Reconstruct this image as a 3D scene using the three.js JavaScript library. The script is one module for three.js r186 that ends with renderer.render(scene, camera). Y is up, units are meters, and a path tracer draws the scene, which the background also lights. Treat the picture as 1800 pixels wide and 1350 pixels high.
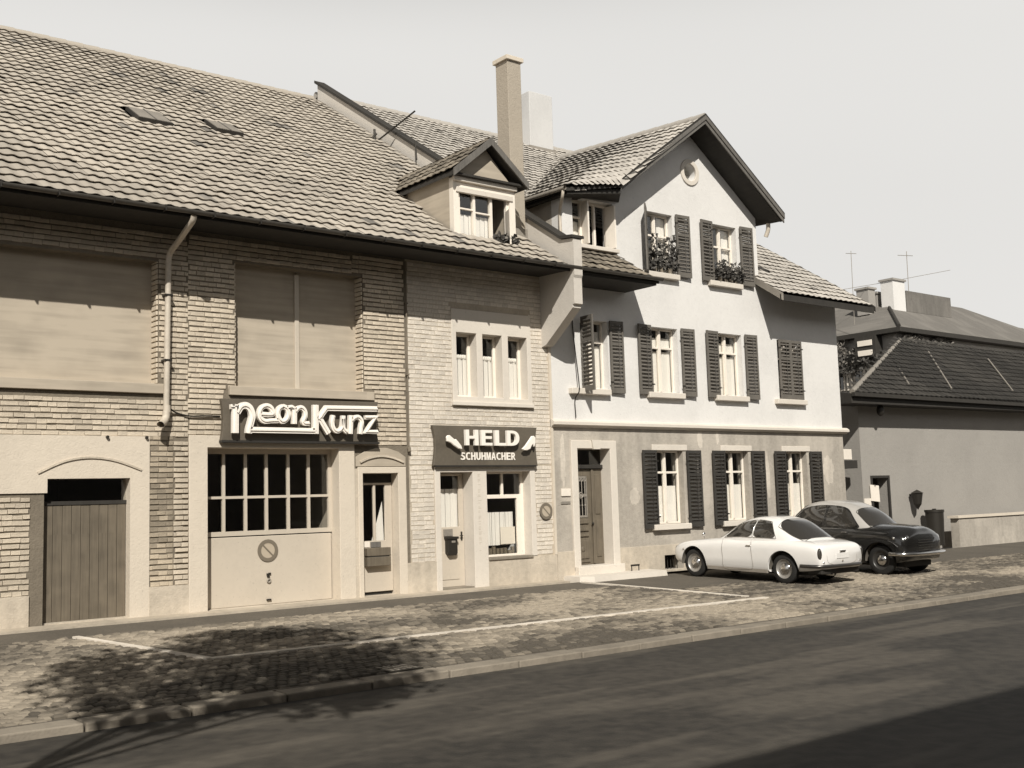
import * as THREE from 'three';
import { mergeGeometries, toCreasedNormals } from 'three/addons/utils/BufferGeometryUtils.js';
import { RoundedBoxGeometry } from 'three/addons/geometries/RoundedBoxGeometry.js';
import { FontLoader } from 'three/addons/loaders/FontLoader.js';
import { TextGeometry } from 'three/addons/geometries/TextGeometry.js';
import { Brush, Evaluator, SUBTRACTION } from 'three-bvh-csg';

// ------------------------------------------------------------------ camera, sky, sun, exposure
const scene = new THREE.Scene();
const rad = THREE.MathUtils.degToRad;
const camera = new THREE.PerspectiveCamera(37.9, 4 / 3, 0.1, 1500);
camera.position.set(0, 1.68, 18.07);
camera.rotation.set(rad(6.07), rad(-38.84), rad(-1.74), 'YXZ');
camera.updateMatrixWorld(true); camera.updateProjectionMatrix();
const renderer = new THREE.WebGLRenderer({ antialias: true });
renderer.toneMapping = THREE.LinearToneMapping;
renderer.toneMappingExposure = 1.06;
renderer.shadowMap.enabled = true;

function mulberry(a) { return () => { a |= 0; a = a + 0x6D2B79F5 | 0; let t = Math.imul(a ^ a >>> 15, 1 | a); t = t + Math.imul(t ^ t >>> 7, 61 | t) ^ t; return ((t ^ t >>> 14) >>> 0) / 4294967296; }; }
const clamp = (x, a = 0, b = 1) => Math.min(b, Math.max(a, x));
const rnd = mulberry(20240607);
const R = (a, b) => a + (b - a) * rnd();
function hash(x, y, s) { let h = Math.imul(x, 374761393) + Math.imul(y, 668265263) + Math.imul(s, 1442695041); h = Math.imul(h ^ h >>> 13, 1274126177); return ((h ^ h >>> 16) >>> 0) / 4294967296; }
function vnoise(x, y, s, w) {                              // value noise, wraps every w cells when w is given
  const xi = Math.floor(x), yi = Math.floor(y), fx = x - xi, fy = y - yi, u = fx * fx * (3 - 2 * fx), v = fy * fy * (3 - 2 * fy);
  const m = (a) => (w ? ((a % w) + w) % w : a);
  const a = hash(m(xi), m(yi), s), b = hash(m(xi + 1), m(yi), s), c = hash(m(xi), m(yi + 1), s), d = hash(m(xi + 1), m(yi + 1), s);
  return a + (b - a) * u + (c - a) * v + (a - b - c + d) * u * v;
}
function fbm(x, y, s, o = 4, w = 0) { let t = 0, a = 0.5, n = 0; for (let i = 0; i < o; i++) { t += a * vnoise(x, y, s + i * 17, w); n += a; x *= 2; y *= 2; w *= 2; a *= 0.5; } return t / n; }

{ // hazy summer sky, palest near the horizon, darkened overhead to deepen the shade
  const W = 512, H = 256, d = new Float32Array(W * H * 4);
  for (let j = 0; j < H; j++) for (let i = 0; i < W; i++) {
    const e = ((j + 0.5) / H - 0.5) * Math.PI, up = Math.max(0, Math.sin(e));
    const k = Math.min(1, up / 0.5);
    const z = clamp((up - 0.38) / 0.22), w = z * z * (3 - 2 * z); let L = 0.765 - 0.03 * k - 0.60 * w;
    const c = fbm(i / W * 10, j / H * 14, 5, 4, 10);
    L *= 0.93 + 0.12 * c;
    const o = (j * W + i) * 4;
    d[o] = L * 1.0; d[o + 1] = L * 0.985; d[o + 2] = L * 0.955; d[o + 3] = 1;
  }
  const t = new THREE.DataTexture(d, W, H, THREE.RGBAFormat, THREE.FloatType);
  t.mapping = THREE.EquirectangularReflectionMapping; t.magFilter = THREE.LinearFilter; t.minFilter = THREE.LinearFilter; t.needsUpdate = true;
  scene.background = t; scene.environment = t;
}
const sun = new THREE.DirectionalLight(0xfffaf0, 5);
sun.position.set(12 - 0.65 * 30, 0.99 * 30, 30);
sun.target.position.set(12, 0, 0);
sun.castShadow = true; sun.shadow.mapSize.set(4096, 4096);
Object.assign(sun.shadow.camera, { left: -30, right: 30, top: 25, bottom: -25, near: 1, far: 120 });
scene.add(sun, sun.target);

// ------------------------------------------------------------------ helpers
const ORIGIN = new Map();
const taken = {};
function numbered(name) { const n = taken[name] = (taken[name] ?? -1) + 1; return n ? name + '_' + String(n).padStart(3, '0') : name; }
function tag(o, label, category, group, kind) { o.userData = { ...o.userData }; if (label) o.userData.label = label; if (category) o.userData.category = category; if (group) o.userData.group = group; if (kind) o.userData.kind = kind; return o; }
function thing(name, label, category, pos = [0, 0, 0], group) {
  const o = new THREE.Group(); o.name = numbered(name); o.position.set(...pos); scene.add(o); ORIGIN.set(o, pos);
  return tag(o, label, category, group);
}
function sub(name, parent) { const o = new THREE.Group(); o.name = name; parent.add(o); ORIGIN.set(o, ORIGIN.get(parent) ?? [0, 0, 0]); return o; }
const shadow = (m) => { m.castShadow = m.receiveShadow = true; return m; };
// geometry given in world coordinates -> a named mesh under parent (whose origin is known)
function part(name, geo, mat, parent, uv = true) {
  const o = ORIGIN.get(parent) ?? [0, 0, 0];
  if (uv) geo = metres(geo);
  geo.translate(-o[0], -o[1], -o[2]);
  const m = shadow(new THREE.Mesh(geo, mat)); m.name = name; parent.add(m); ORIGIN.set(m, o);
  return m;
}
function solo(name, geo, mat, label, category, group) { const m = shadow(new THREE.Mesh(metres(geo), mat)); m.name = numbered(name); scene.add(m); return tag(m, label, category, group); }
function structure(name, geo, mat) { const m = shadow(new THREE.Mesh(metres(geo), mat)); m.name = numbered(name); scene.add(m); m.userData.kind = 'structure'; return m; }
function metres(g) {                                        // uv in metres from the dominant axis of each face
  if (g.index) g = g.toNonIndexed();
  const p = g.attributes.position, n = p.count, uv = new Float32Array(n * 2);
  if (!g.attributes.normal) g.computeVertexNormals();
  const a = new THREE.Vector3(), b = new THREE.Vector3(), c = new THREE.Vector3();
  for (let i = 0; i < n; i += 3) {
    a.fromBufferAttribute(p, i); b.fromBufferAttribute(p, i + 1); c.fromBufferAttribute(p, i + 2);
    const f = b.clone().sub(a).cross(c.clone().sub(a)), x = Math.abs(f.x), y = Math.abs(f.y), z = Math.abs(f.z);
    [a, b, c].forEach((q, k) => { const [u, v] = z >= x && z >= y ? [q.x, q.y] : x >= y ? [q.z, q.y] : [q.x, q.z]; uv[(i + k) * 2] = u; uv[(i + k) * 2 + 1] = v; });
  }
  g.setAttribute('uv', new THREE.BufferAttribute(uv, 2));
  for (const k of Object.keys(g.attributes)) if (!['position', 'normal', 'uv', 'color'].includes(k)) g.deleteAttribute(k);
  return g;
}
const flat = (g) => { const q = g.index ? g.toNonIndexed() : g; for (const k of Object.keys(q.attributes)) if (!['position', 'normal'].includes(k)) q.deleteAttribute(k); q.morphAttributes = {}; return q; };
const merge = (list) => mergeGeometries(list.map(flat));
const box = (x0, y0, z0, x1, y1, z1) => new THREE.BoxGeometry(x1 - x0, y1 - y0, z1 - z0).translate((x0 + x1) / 2, (y0 + y1) / 2, (z0 + z1) / 2);
const rbox = (x0, y0, z0, x1, y1, z1, r = 0.01) => new RoundedBoxGeometry(x1 - x0, y1 - y0, z1 - z0, 1, r).translate((x0 + x1) / 2, (y0 + y1) / 2, (z0 + z1) / 2);
// extrude a polygon of the x-y plane from z0 to z1, with rectangular or polygonal holes
function slab(pts, z0, z1, holes = [], bevel = 0) {
  const s = new THREE.Shape(pts.map((p) => new THREE.Vector2(...p)));
  for (const h of holes) s.holes.push(new THREE.Path(h.map((p) => new THREE.Vector2(...p))));
  const g = new THREE.ExtrudeGeometry(s, { depth: z1 - z0 - 2 * bevel, bevelEnabled: bevel > 0, bevelSize: bevel, bevelOffset: -bevel, bevelThickness: bevel, bevelSegments: 1, curveSegments: 10 });
  return g.translate(0, 0, z0 + bevel);
}
const quad = (x0, y0, x1, y1) => [[x0, y0], [x1, y0], [x1, y1], [x0, y1]];
// extrude a polygon given as (z, y) along x from x0 to x1
function prismX(pts, x0, x1) { const g = slab(pts.map(([z, y]) => [-z, y]), 0, x1 - x0); return g.rotateY(Math.PI / 2).translate(x0, 0, 0); }
// prism between two polygons of equal length (any corners), closed
function hull(bottom, top) {
  const v = [...bottom, ...top], n = bottom.length, idx = [];
  for (let i = 1; i < n - 1; i++) { idx.push(0, i + 1, i, n, n + i, n + i + 1); }
  for (let i = 0; i < n; i++) { const j = (i + 1) % n; idx.push(i, j, n + j, i, n + j, n + i); }
  const g = new THREE.BufferGeometry(); g.setAttribute('position', new THREE.Float32BufferAttribute(v.flat(), 3)); g.setIndex(idx);
  const q = g.toNonIndexed(); q.computeVertexNormals(); return q;
}
const tube = (pts, r, seg = 24, rs = 8, closed = false) => new THREE.TubeGeometry(new THREE.CatmullRomCurve3(pts.map((p) => new THREE.Vector3(...p)), closed, 'centripetal'), seg, r, rs, closed);
function bar(a, b, r, rs = 6) { const A = new THREE.Vector3(...a), B = new THREE.Vector3(...b), d = B.clone().sub(A); return new THREE.CylinderGeometry(r, r, d.length(), rs).applyQuaternion(new THREE.Quaternion().setFromUnitVectors(new THREE.Vector3(0, 1, 0), d.normalize())).translate(...A.add(B).multiplyScalar(0.5).toArray()); }
// a flat ribbon of given width that follows a polyline in x-y, extruded z0..z1
function ribbon(pts, w, z0, z1, smooth = true) {
  let p = pts.map((q) => new THREE.Vector2(...q));
  if (smooth && p.length > 2) p = new THREE.SplineCurve(p).getPoints(p.length * 5);
  const l = [], r = [];
  p.forEach((q, i) => {
    const a = p[Math.max(0, i - 1)], b = p[Math.min(p.length - 1, i + 1)];
    let d = b.clone().sub(a).normalize(), k = 1;
    if (i > 0 && i < p.length - 1) { const d1 = q.clone().sub(a).normalize(), d2 = b.clone().sub(q).normalize(); d = d1.clone().add(d2).normalize(); k = 1 / Math.max(0.5, d.dot(d1)); }
    const n = new THREE.Vector2(-d.y, d.x).multiplyScalar(w / 2 * k);
    l.push([q.x + n.x, q.y + n.y]); r.push([q.x - n.x, q.y - n.y]);
  });
  const g = [];
  for (let i = 0; i < p.length - 1; i++) g.push(hull([[...r[i], z0], [...r[i + 1], z0], [...l[i + 1], z0], [...l[i], z0]], [[...r[i], z1], [...r[i + 1], z1], [...l[i + 1], z1], [...l[i], z1]]));
  return merge(g);
}
const scr = new THREE.Vector3();
function nearness(x, y, z) { scr.set(x, y, z); const d = scr.distanceTo(camera.position); scr.project(camera); return Math.abs(scr.x) < 1 && Math.abs(scr.y) < 1 ? d : d + 1000; }
// split a list of placements: the 300 nearest in view become meshes, the rest one instanced part
function place(name, list, variants, mats, parent, massName, most = 300) {
  list.forEach((q) => { q.near = nearness(q.p[0], q.p[1], q.p[2]); });
  list.sort((a, b) => a.near - b.near);
  const o = ORIGIN.get(parent) ?? [0, 0, 0];
  const head = list.slice(0, most), rest = list.slice(most), M = new THREE.Matrix4(), off = new THREE.Matrix4().makeTranslation(-o[0], -o[1], -o[2]);
  head.forEach((q, i) => { const m = shadow(new THREE.Mesh(variants[q.v % variants.length], mats[q.t % mats.length])); m.name = name; M.multiplyMatrices(off, q.m); m.applyMatrix4(M); parent.add(m); });
  if (!rest.length) return;
  const im = new THREE.InstancedMesh(variants[0], mats[0].clone(), rest.length); im.material.color.setRGB(1, 1, 1);
  rest.forEach((q, i) => { im.setMatrixAt(i, M.multiplyMatrices(off, q.m)); im.setColorAt(i, mats[q.t % mats.length].color); });
  im.name = massName; im.userData.kind = 'stuff'; shadow(im); parent.add(im);
}
const frame = (x, y, z, px, py, pz) => new THREE.Matrix4().makeBasis(x, y, z).setPosition(px, py, pz);

// ------------------------------------------------------------------ textures and materials
function tex(size, fn, srgb = true, rep = 1) {
  const d = new Uint8Array(size * size * 4);
  for (let j = 0; j < size; j++) for (let i = 0; i < size; i++) { const v = fn(i / size, j / size), o = (j * size + i) * 4; const [r, g, b] = Array.isArray(v) ? v : [v, v, v]; d[o] = r * 255; d[o + 1] = g * 255; d[o + 2] = b * 255; d[o + 3] = 255; }
  const t = new THREE.DataTexture(d, size, size); t.wrapS = t.wrapT = THREE.RepeatWrapping; t.magFilter = THREE.LinearFilter; t.minFilter = THREE.LinearMipmapLinearFilter; t.generateMipmaps = true;
  t.repeat.set(rep, rep); t.needsUpdate = true; return t;
}
const tPlaster = tex(512, (u, v) => { const a = fbm(u * 5, v * 5, 11, 5, 5), b = fbm(u * 60, v * 60, 31, 3, 60), sp = fbm(u * 130, v * 130, 77, 2, 130); return clamp(0.97 - 0.16 * (a - 0.5) - 0.07 * (b - 0.5) - (sp < 0.15 ? 0.15 : 0), 0, 1); }, true, 1 / 3.7);
const tPatchy = tex(512, (u, v) => { const a = fbm(u * 4, v * 4, 111, 5, 4), b = fbm(u * 70, v * 70, 131, 3, 70), st = fbm(u * 30, v * 2.5, 151, 3, 30), e = clamp((a - 0.42) * 5); return clamp(0.80 + 0.16 * e - 0.20 * (b - 0.5) - 0.22 * (st - 0.5), 0, 1); }, true, 1 / 4.3);
const tBump = tex(512, (u, v) => 0.5 * fbm(u * 20, v * 20, 211, 4, 20) + 0.5 * fbm(u * 110, v * 110, 231, 2, 110), false, 1 / 2.1);
const tBoard = tex(1024, (u, v) => { const a = fbm(u * 11, v * 170, 311, 4, 0), b = fbm(u * 23, v * 23, 331, 4, 23); return clamp(0.93 - 0.34 * (a - 0.45) - 0.30 * (b - 0.5), 0, 1); }, true, 1 / 10); tBoard.offset.set(-0.1, 0);
const tWood = tex(512, (u, v) => { const a = fbm(u * 60, v * 3, 411, 4, 60), b = fbm(u * 8, v * 8, 431, 3, 8); return clamp(0.72 + 0.35 * (a - 0.5) + 0.3 * (b - 0.5), 0, 1); }, true, 1 / 1.4);
const tAsphalt = tex(1024, (u, v) => { const a = fbm(u * 7, v * 7, 511, 5, 7), b = vnoise(u * 260, v * 260, 531, 260), c = vnoise(u * 500, v * 500, 541, 500); return clamp(0.68 + 0.38 * (a - 0.5) + 0.22 * (b - 0.5) + 0.22 * (c - 0.5), 0, 1); }, true, 1 / 5.3);
const tRoad = tex(1024, (u, v) => { const a = fbm(u * 4, v * 24, 515, 5, 4), b = vnoise(u * 260, v * 260, 531, 260), s = clamp((fbm(u * 8, v * 48, 555, 4, 8) - 0.56) * 6); return clamp(0.40 + 0.4 * (a - 0.5) + 0.30 * (b - 0.5) + 0.45 * s, 0, 1); }, true, 1 / 24);
const tDust = tex(512, (u, v) => { const a = fbm(u * 6, v * 6, 611, 5, 6), b = fbm(u * 50, v * 50, 631, 3, 50); return clamp(0.86 + 0.3 * (a - 0.5) + 0.2 * (b - 0.5), 0, 1); }, true, 1 / 1.7);
const tGlass = tex(256, (u, v) => 0.35 * fbm(u * 6, v * 6, 711, 4, 6), false, 1 / 0.9);
const M = {};
function mat(name, rgb, rough = 0.9, o = {}) { const m = new (o.transmission !== undefined || o.clearcoat ? THREE.MeshPhysicalMaterial : THREE.MeshStandardMaterial)({ roughness: rough, ...o }); m.color.setRGB(...rgb); m.name = name; return (M[name] = m); }
const W3 = (l, w = 1) => [l * (1 + 0.13 * w), l, l * (1 - 0.17 * w)];            // warm grey of a sepia print
mat('brickMortar', W3(0.17, 1.4), 0.95, { map: tDust, bumpMap: tBump, bumpScale: 0.01 });
mat('washMortar', W3(0.43, 1.2), 0.95, { map: tDust, bumpMap: tBump, bumpScale: 0.01 });
mat('concrete', W3(0.53, 1.0), 0.9, { map: tPlaster, bumpMap: tBump, bumpScale: 0.006 });
mat('plinth', W3(0.50, 1.1), 0.92, { map: tPatchy, bumpMap: tBump, bumpScale: 0.008 });
mat('stone', W3(0.57, 0.7), 0.88, { map: tPlaster, bumpMap: tBump, bumpScale: 0.004 });
mat('board', W3(0.38, 1.2), 0.9, { map: tBoard, bumpMap: tBoard, bumpScale: 0.003 });
mat('doorPaint', W3(0.46, 1.0), 0.5, { map: tPlaster });
mat('whitePaint', W3(0.72, 0.7), 0.5, { map: tPlaster });
mat('whitewash', W3(0.66, 0.2), 0.92, { map: tPlaster, bumpMap: tBump, bumpScale: 0.006 });
mat('greyRender', W3(0.41, 0.8), 0.95, { map: tPatchy, bumpMap: tBump, bumpScale: 0.01 });
mat('oldRender', W3(0.29, 0.5), 0.95, { map: tPlaster, bumpMap: tBump, bumpScale: 0.01 });
mat('darkWood', W3(0.035, 1), 0.85, { map: tWood });
mat('bargeWood', W3(0.16, 0.6), 0.8, { map: tWood });
mat('doorWood', W3(0.15, 1.6), 0.65, { map: tWood, bumpMap: tWood, bumpScale: 0.003 });
mat('shutterPaint', W3(0.125, 0.8), 0.75, { map: tDust });
mat('darkShutter', W3(0.036, 0.8), 0.7, { map: tDust });
mat('curtain', W3(0.85, 0.3), 0.95, { transmission: 0.12, thickness: 0, side: THREE.DoubleSide });
mat('roomWall', W3(0.30, 1), 0.95, { map: tPlaster });
mat('roomFloor', W3(0.12, 1.4), 0.7, { map: tWood });
mat('glass', [0.98, 0.98, 0.97], 0.03, { transmission: 1, thickness: 0, ior: 1.5 });
mat('zinc', W3(0.30, 0.8), 0.55, { map: tDust, metalness: 0.25 });
mat('oldZinc', W3(0.09, 0.8), 0.45, { map: tDust, metalness: 0.3 });
mat('palePipe', W3(0.50, 1.0), 0.55, { map: tDust });
mat('iron', W3(0.03, 1), 0.5, { metalness: 0.4 });
mat('blackTar', W3(0.02, 1), 0.8);
mat('signBoard', W3(0.105, 1.4), 0.6, { map: tDust });
mat('signDark', W3(0.02, 1), 0.6);
mat('letterPaint', W3(0.78, 0.5), 0.45);
mat('letterSide', W3(0.55, 0.6), 0.5);
mat('discDark', W3(0.14, 1.4), 0.5); mat('discPale', W3(0.36, 1.3), 0.5);
mat('asphalt', W3(0.115, 1.3), 0.95, { map: tAsphalt, bumpMap: tAsphalt, bumpScale: 0.006 });
mat('roadAsphalt', W3(0.072, 1.2), 0.8, { map: tRoad, bumpMap: tAsphalt, bumpScale: 0.005 });
mat('kerb', W3(0.22, 1.2), 0.9, { map: tPatchy, bumpMap: tBump, bumpScale: 0.006 });
mat('pavement', W3(0.42, 1.2), 0.93, { map: tPatchy, bumpMap: tBump, bumpScale: 0.006 });
mat('linePaint', W3(0.66, 0.8), 0.8, { map: tPatchy });
mat('earth', W3(0.12, 1), 1, { map: tDust });
mat('jointSand', W3(0.085, 1.2), 1, { map: tDust });
mat('chrome', W3(0.6, 0.2), 0.18, { metalness: 1 });
mat('rubber', W3(0.012, 0.6), 0.8);
mat('darkGlass', W3(0.03, 0.8), 0.06, { clearcoat: 1, clearcoatRoughness: 0.03 });
mat('underseal', W3(0.10, 1), 0.95, { side: THREE.DoubleSide });
mat('leaf', W3(0.05, 0.7), 0.8, { side: THREE.DoubleSide });
mat('paleLeaf', W3(0.16, 0.7), 0.8, { side: THREE.DoubleSide });
mat('bark', W3(0.07, 1), 0.95, { map: tWood });
const tones = (base, n, spread, w) => Array.from({ length: n }, (_, i) => { const m = new THREE.MeshStandardMaterial({ roughness: 0.92 }); const k = 1 + spread * (i / (n - 1) * 2 - 1); m.color.setRGB(...W3(base * k, w)); return m; });
const brickTones = tones(0.55, 6, 0.15, 1.2), washTones = tones(0.66, 5, 0.10, 0.8), oldBrickTones = tones(0.40, 6, 0.35, 1.4);
const tileTones = [...tones(0.33, 7, 0.15, 0.9), ...tones(0.17, 2, 0.2, 0.7)], greyTileTones = [...tones(0.37, 7, 0.15, 0.6), ...tones(0.2, 2, 0.2, 0.6)], cobbleTones = tones(0.165, 7, 0.6, 1.3), darkTileTones = tones(0.03, 4, 0.3, 0.8);
for (const l of [brickTones, washTones, oldBrickTones]) for (const m of l) { m.bumpMap = tBump; m.bumpScale = 0.006; m.map = tDust; }

// ------------------------------------------------------------------ ground, street, forecourt
const gy = (z) => (z < 0.5 ? 0 : z < 7.2 ? -0.03 * (z - 0.5) : -0.201);
structure('ground', box(-300, -1.2, -300, 300, -0.62, 300), M.earth);
structure('street', box(-120, -0.6, 7.44, 120, -0.275, 26), M.roadAsphalt);
function slope(x0, x1, z0, z1, up, down = 0.5) { return hull([[x0, gy(z0) - down, z0], [x0, gy(z1) - down, z1], [x1, gy(z1) - down, z1], [x1, gy(z0) - down, z0]], [[x0, gy(z0) + up, z0], [x0, gy(z1) + up, z1], [x1, gy(z1) + up, z1], [x1, gy(z0) + up, z0]]); }
structure('forecourt', merge([slope(-40, 60, 0.5, 1.55, 0), slope(-40, 60, 7.05, 7.1, 0), slope(15.95, 60, 1.56, 2.9, 0.004)]), M.asphalt);
const bed = structure('cobble_pavement', slope(-40, 60, 1.55, 7.05, -0.02), M.jointSand);
structure('pavement', merge([hull([[-40, -0.5, 0], [-40, -0.5, 0.52], [15.6, -0.5, 0.42], [15.6, -0.5, 0]].map((p) => p), [[-40, 0.035, 0], [-40, 0.03, 0.52], [15.6, 0.03, 0.42], [15.6, 0.035, 0]])]), M.pavement);
{ // kerbstones, each its own piece
  const k = new THREE.Group(); k.name = 'kerb'; k.userData.kind = 'structure'; scene.add(k);
  for (let x = -20; x < 44; x += 1.02) { const h = R(-0.006, 0.006); part('kerbstone', rbox(x + 0.006, -0.6, 7.1, x + 1.01, -0.195 + h, 7.42 + R(-0.01, 0.01), 0.02), M.kerb, k); }
}
{ // setts: small bevelled stones in jittered rows
  const geos = [0, 1, 2].map((v) => {
    const r = mulberry(90 + v), c = [], t = []; const s = 0.058, h = 0.05;
    for (const [x, z] of [[-1, -1], [-1, 1], [1, 1], [1, -1]]) { const j = () => (r() - 0.5) * 0.014; c.push([x * s + j(), -0.03, z * s + j()]); t.push([x * s * 0.68 + j(), h * 0.3 + j() * 0.4, z * s * 0.68 + j()]); }
    const m = c.map((p, i) => [p[0], -0.004, p[2]]);
    return merge([hull(c, m), hull(m, t)]);
  });
  const list = [], q = new THREE.Quaternion(), e = new THREE.Euler(), P = new THREE.Vector3(), S = new THREE.Vector3();
  for (let z = 1.62; z < 7.0; z += 0.122) {
    for (let x = 2; x < 34; x += 0.124) {
      const row = Math.round(z / 0.122), xx = x + (row % 2) * 0.062 + R(-0.012, 0.012), zz = z + 0.05 * Math.sin(x * 2.2) * 1 + R(-0.012, 0.012);
      if (zz < 1.58 || zz > 7.02 || (xx > 15.95 && zz < 2.95)) continue;
      const y = gy(zz) + R(-0.008, 0.006);
      e.set(R(-0.08, 0.08) + 0.03, R(-0.15, 0.15), R(-0.08, 0.08)); q.setFromEuler(e);
      const patch = fbm(xx * 0.5, zz * 0.9, 900, 4) - 0.5, n = clamp(0.5 + patch * 2.4 + R(-0.32, 0.32), 0, 0.999);
      list.push({ p: [xx, y, zz], v: Math.floor(rnd() * 3), t: Math.floor(n * 7), m: new THREE.Matrix4().compose(P.set(xx, y, zz), q, S.set(R(0.9, 1.08), 1, R(0.88, 1.05))) });
    }
  }
  place('cobblestone', list, geos, cobbleTones, bed, 'cobblestone_field');
}
{ // parking bay lines, painted on the stones
  const strip = (a, b, w) => { const d = new THREE.Vector2(b[0] - a[0], b[1] - a[1]).normalize(), n = [-d.y * w / 2, d.x * w / 2], c = []; const N = 40, g = []; for (let i = 0; i < N; i++) { const f = (t) => { const x = a[0] + (b[0] - a[0]) * t, z = a[1] + (b[1] - a[1]) * t; return [[x + n[0], z + n[1]], [x - n[0], z - n[1]]]; }; const [p, q] = f(i / N), [r, s] = f((i + 1) / N), up = ([x, z], h) => [x, gy(z) + h, z]; g.push(hull([up(p, -0.005), up(q, -0.005), up(s, -0.005), up(r, -0.005)], [up(p, 0.027), up(q, 0.027), up(s, 0.027), up(r, 0.027)])); } return merge(g); };
  const l = new THREE.Group(); l.name = 'parking_line'; l.userData.kind = 'structure'; scene.add(l);
  part('line', strip([5.83, 4.75], [16.05, 5.14], 0.11), M.linePaint, l);
  part('line', strip([5.83, 4.75], [5.2, 1.6], 0.10), M.linePaint, l);
  part('line', strip([15.95, 4.8], [15.73, 0.66], 0.10), M.linePaint, l);
}
{ // gully grate and its cover frame in the kerb
  const t = thing('drain_grate', 'small dark iron drain grate set at the street edge below the kerb', 'drain', [7.25, -0.19, 7.0]);
  part('frame', box(6.98, -0.25, 6.62, 7.42, -0.178, 7.06), M.iron, t);
  for (let i = 0; i < 5; i++) part('slat', box(7.02 + i * 0.08, -0.178, 6.66, 7.05 + i * 0.08, -0.172, 7.02), M.zinc, t);
}

// ------------------------------------------------------------------ roofs: fields of interlocking clay tiles
function tileGeo(w, l, seed) {
  const r = mulberry(seed), prof = (u) => 0.024 * (0.5 + 0.5 * Math.cos((u - 0.62) * Math.PI * 2)) ** 1.3 + 0.006;
  const n = 7, top = [], idx = [], pos = [];
  for (let i = 0; i <= n; i++) { const u = i / n, y = prof(u), sag = 0.012 * Math.sin(u * Math.PI); pos.push((u - 0.5) * w, y + 0.044, -sag, (u - 0.5) * w, y + 0.004, l, (u - 0.5) * w, y + 0.031, -sag + 0.004); }
  for (let i = 0; i < n; i++) { const a = i * 3, b = a + 3; idx.push(a, b, b + 1, a, b + 1, a + 1, a + 2, b + 2, b, a + 2, b, a); }
  const g = new THREE.BufferGeometry(); g.setAttribute('position', new THREE.Float32BufferAttribute(pos, 3)); g.setIndex(idx);
  const q = g.toNonIndexed(); q.computeVertexNormals(); return toCreasedNormals(q, 0.6);
}
const tileVariants = [tileGeo(0.232, 0.40, 1), tileGeo(0.236, 0.40, 2)];
// surf(s, t): s metres along the eave, t metres up the slope -> world point
function tiles(parent, surf, W, L, tonesOf, mass, clip, most = 300, sx = 0.232, sy = 0.335, mats = tileTones) {
  const list = [], A = new THREE.Vector3(), B = new THREE.Vector3(), C = new THREE.Vector3();
  const rows = Math.floor(L / sy), cols = Math.floor(W / sx);
  for (let j = 0; j <= rows; j++) for (let i = 0; i < cols; i++) {
    const s = (i + 0.5) * sx, t = j * sy; if (clip && !clip(s, t)) continue;
    A.set(...surf(s, t)); B.set(...surf(s + 0.1, t)).sub(A).normalize(); C.set(...surf(s, t + 0.1)).sub(A).normalize();
    const N = B.clone().cross(C).normalize(); if (N.y < 0) N.negate();
    const right = N.clone().cross(C).normalize();         // keep the frame right-handed: right, normal, up-slope
    const jit = R(-0.006, 0.008), tw = R(-0.012, 0.012);
    const r2 = right.clone().addScaledVector(C, tw).normalize();
    const m = frame(r2, N, C, A.x + N.x * jit, A.y + N.y * jit, A.z + N.z * jit);
    const n = clamp(0.5 + 1.2 * (fbm(s * 0.5, t * 0.5, 1200, 3) - 0.5) + R(-0.34, 0.34), 0, 0.999), nt = Math.min(7, mats.length), odd = mats.length > 7 && (rnd() < 0.004 || fbm(s * 1.4, t * 1.4, 1300, 2) > 0.84);
    list.push({ p: [A.x, A.y, A.z], v: Math.floor(rnd() * 2), t: odd ? 7 + Math.floor(rnd() * 2) : Math.floor(n * nt), m });
  }
  place('tile', list, tileVariants, mats, parent, mass, most);
}

// ------------------------------------------------------------------ the brick workshop
const EAVE = (z) => 6.6 + 0.65 * (0.95 - z);                // top of both main roofs above a point at depth z
const COS = Math.cos(Math.atan(0.65)), SIN = Math.sin(Math.atan(0.65));
const XL = -4;                                              // the workshop runs on past the left edge of the picture
const brick = thing('brick_workshop', 'brick workshop with garage door and deep tiled roof, left of the white gabled house', 'workshop', [9, 0, 0]);
const holes = {
  panelL: [4.2, 3.80, 7.01, 5.9], panelR: [8.37, 3.80, 10.98, 6.05], door0: [5.21, 0.02, 6.58, 2.31], garage: [7.82, 0.02, 10.44, 2.81], door1: [10.86, 0.02, 11.72, 2.35],
  tri: [13.05, 3.72, 15.05, 5.58], door2: [12.62, 0.02, 13.49, 2.36], shop: [13.76, 0.54, 14.99, 2.37],
};
const hq = (n) => quad(...holes[n]);
part('wall', merge([slab(quad(XL, 0, 11.95, 7.05), -0.3, -0.016, ['panelL', 'panelR', 'door0', 'garage', 'door1'].map(hq))]), M.brickMortar, brick);
part('wall', merge([slab(quad(11.95, 0, 15.6, 7.05), -0.3, -0.012, ['tri', 'door2', 'shop'].map(hq))]), M.washMortar, brick);
part('inner_wall', box(XL + 0.3, -0.3, -6.2, 15.4, 6.42, -6.0), M.roomWall, brick);
part('floor', box(XL + 0.3, -0.3, -6.0, 15.4, 0.01, -0.31), M.roomFloor, brick);
part('floor', box(XL + 0.3, 3.05, -6.0, 15.4, 3.35, -0.31), M.roomFloor, brick);
part('attic_floor', box(XL + 0.3, 6.42, -18.5, 15.4, 6.62, -0.31), M.roomFloor, brick);
for (const x of [7.2, 10.74, 12.2, 13.6]) part('partition', box(x, 0.01, -6.0, x + 0.12, 3.05, -0.31), M.roomWall, brick);
part('end_wall', box(XL, 0, -18, XL + 0.3, 7, -0.3), M.brickMortar, brick);
part('rear_wall', box(XL, 0, -19, 15.4, 6.5, -18.7), M.brickMortar, brick);
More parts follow.
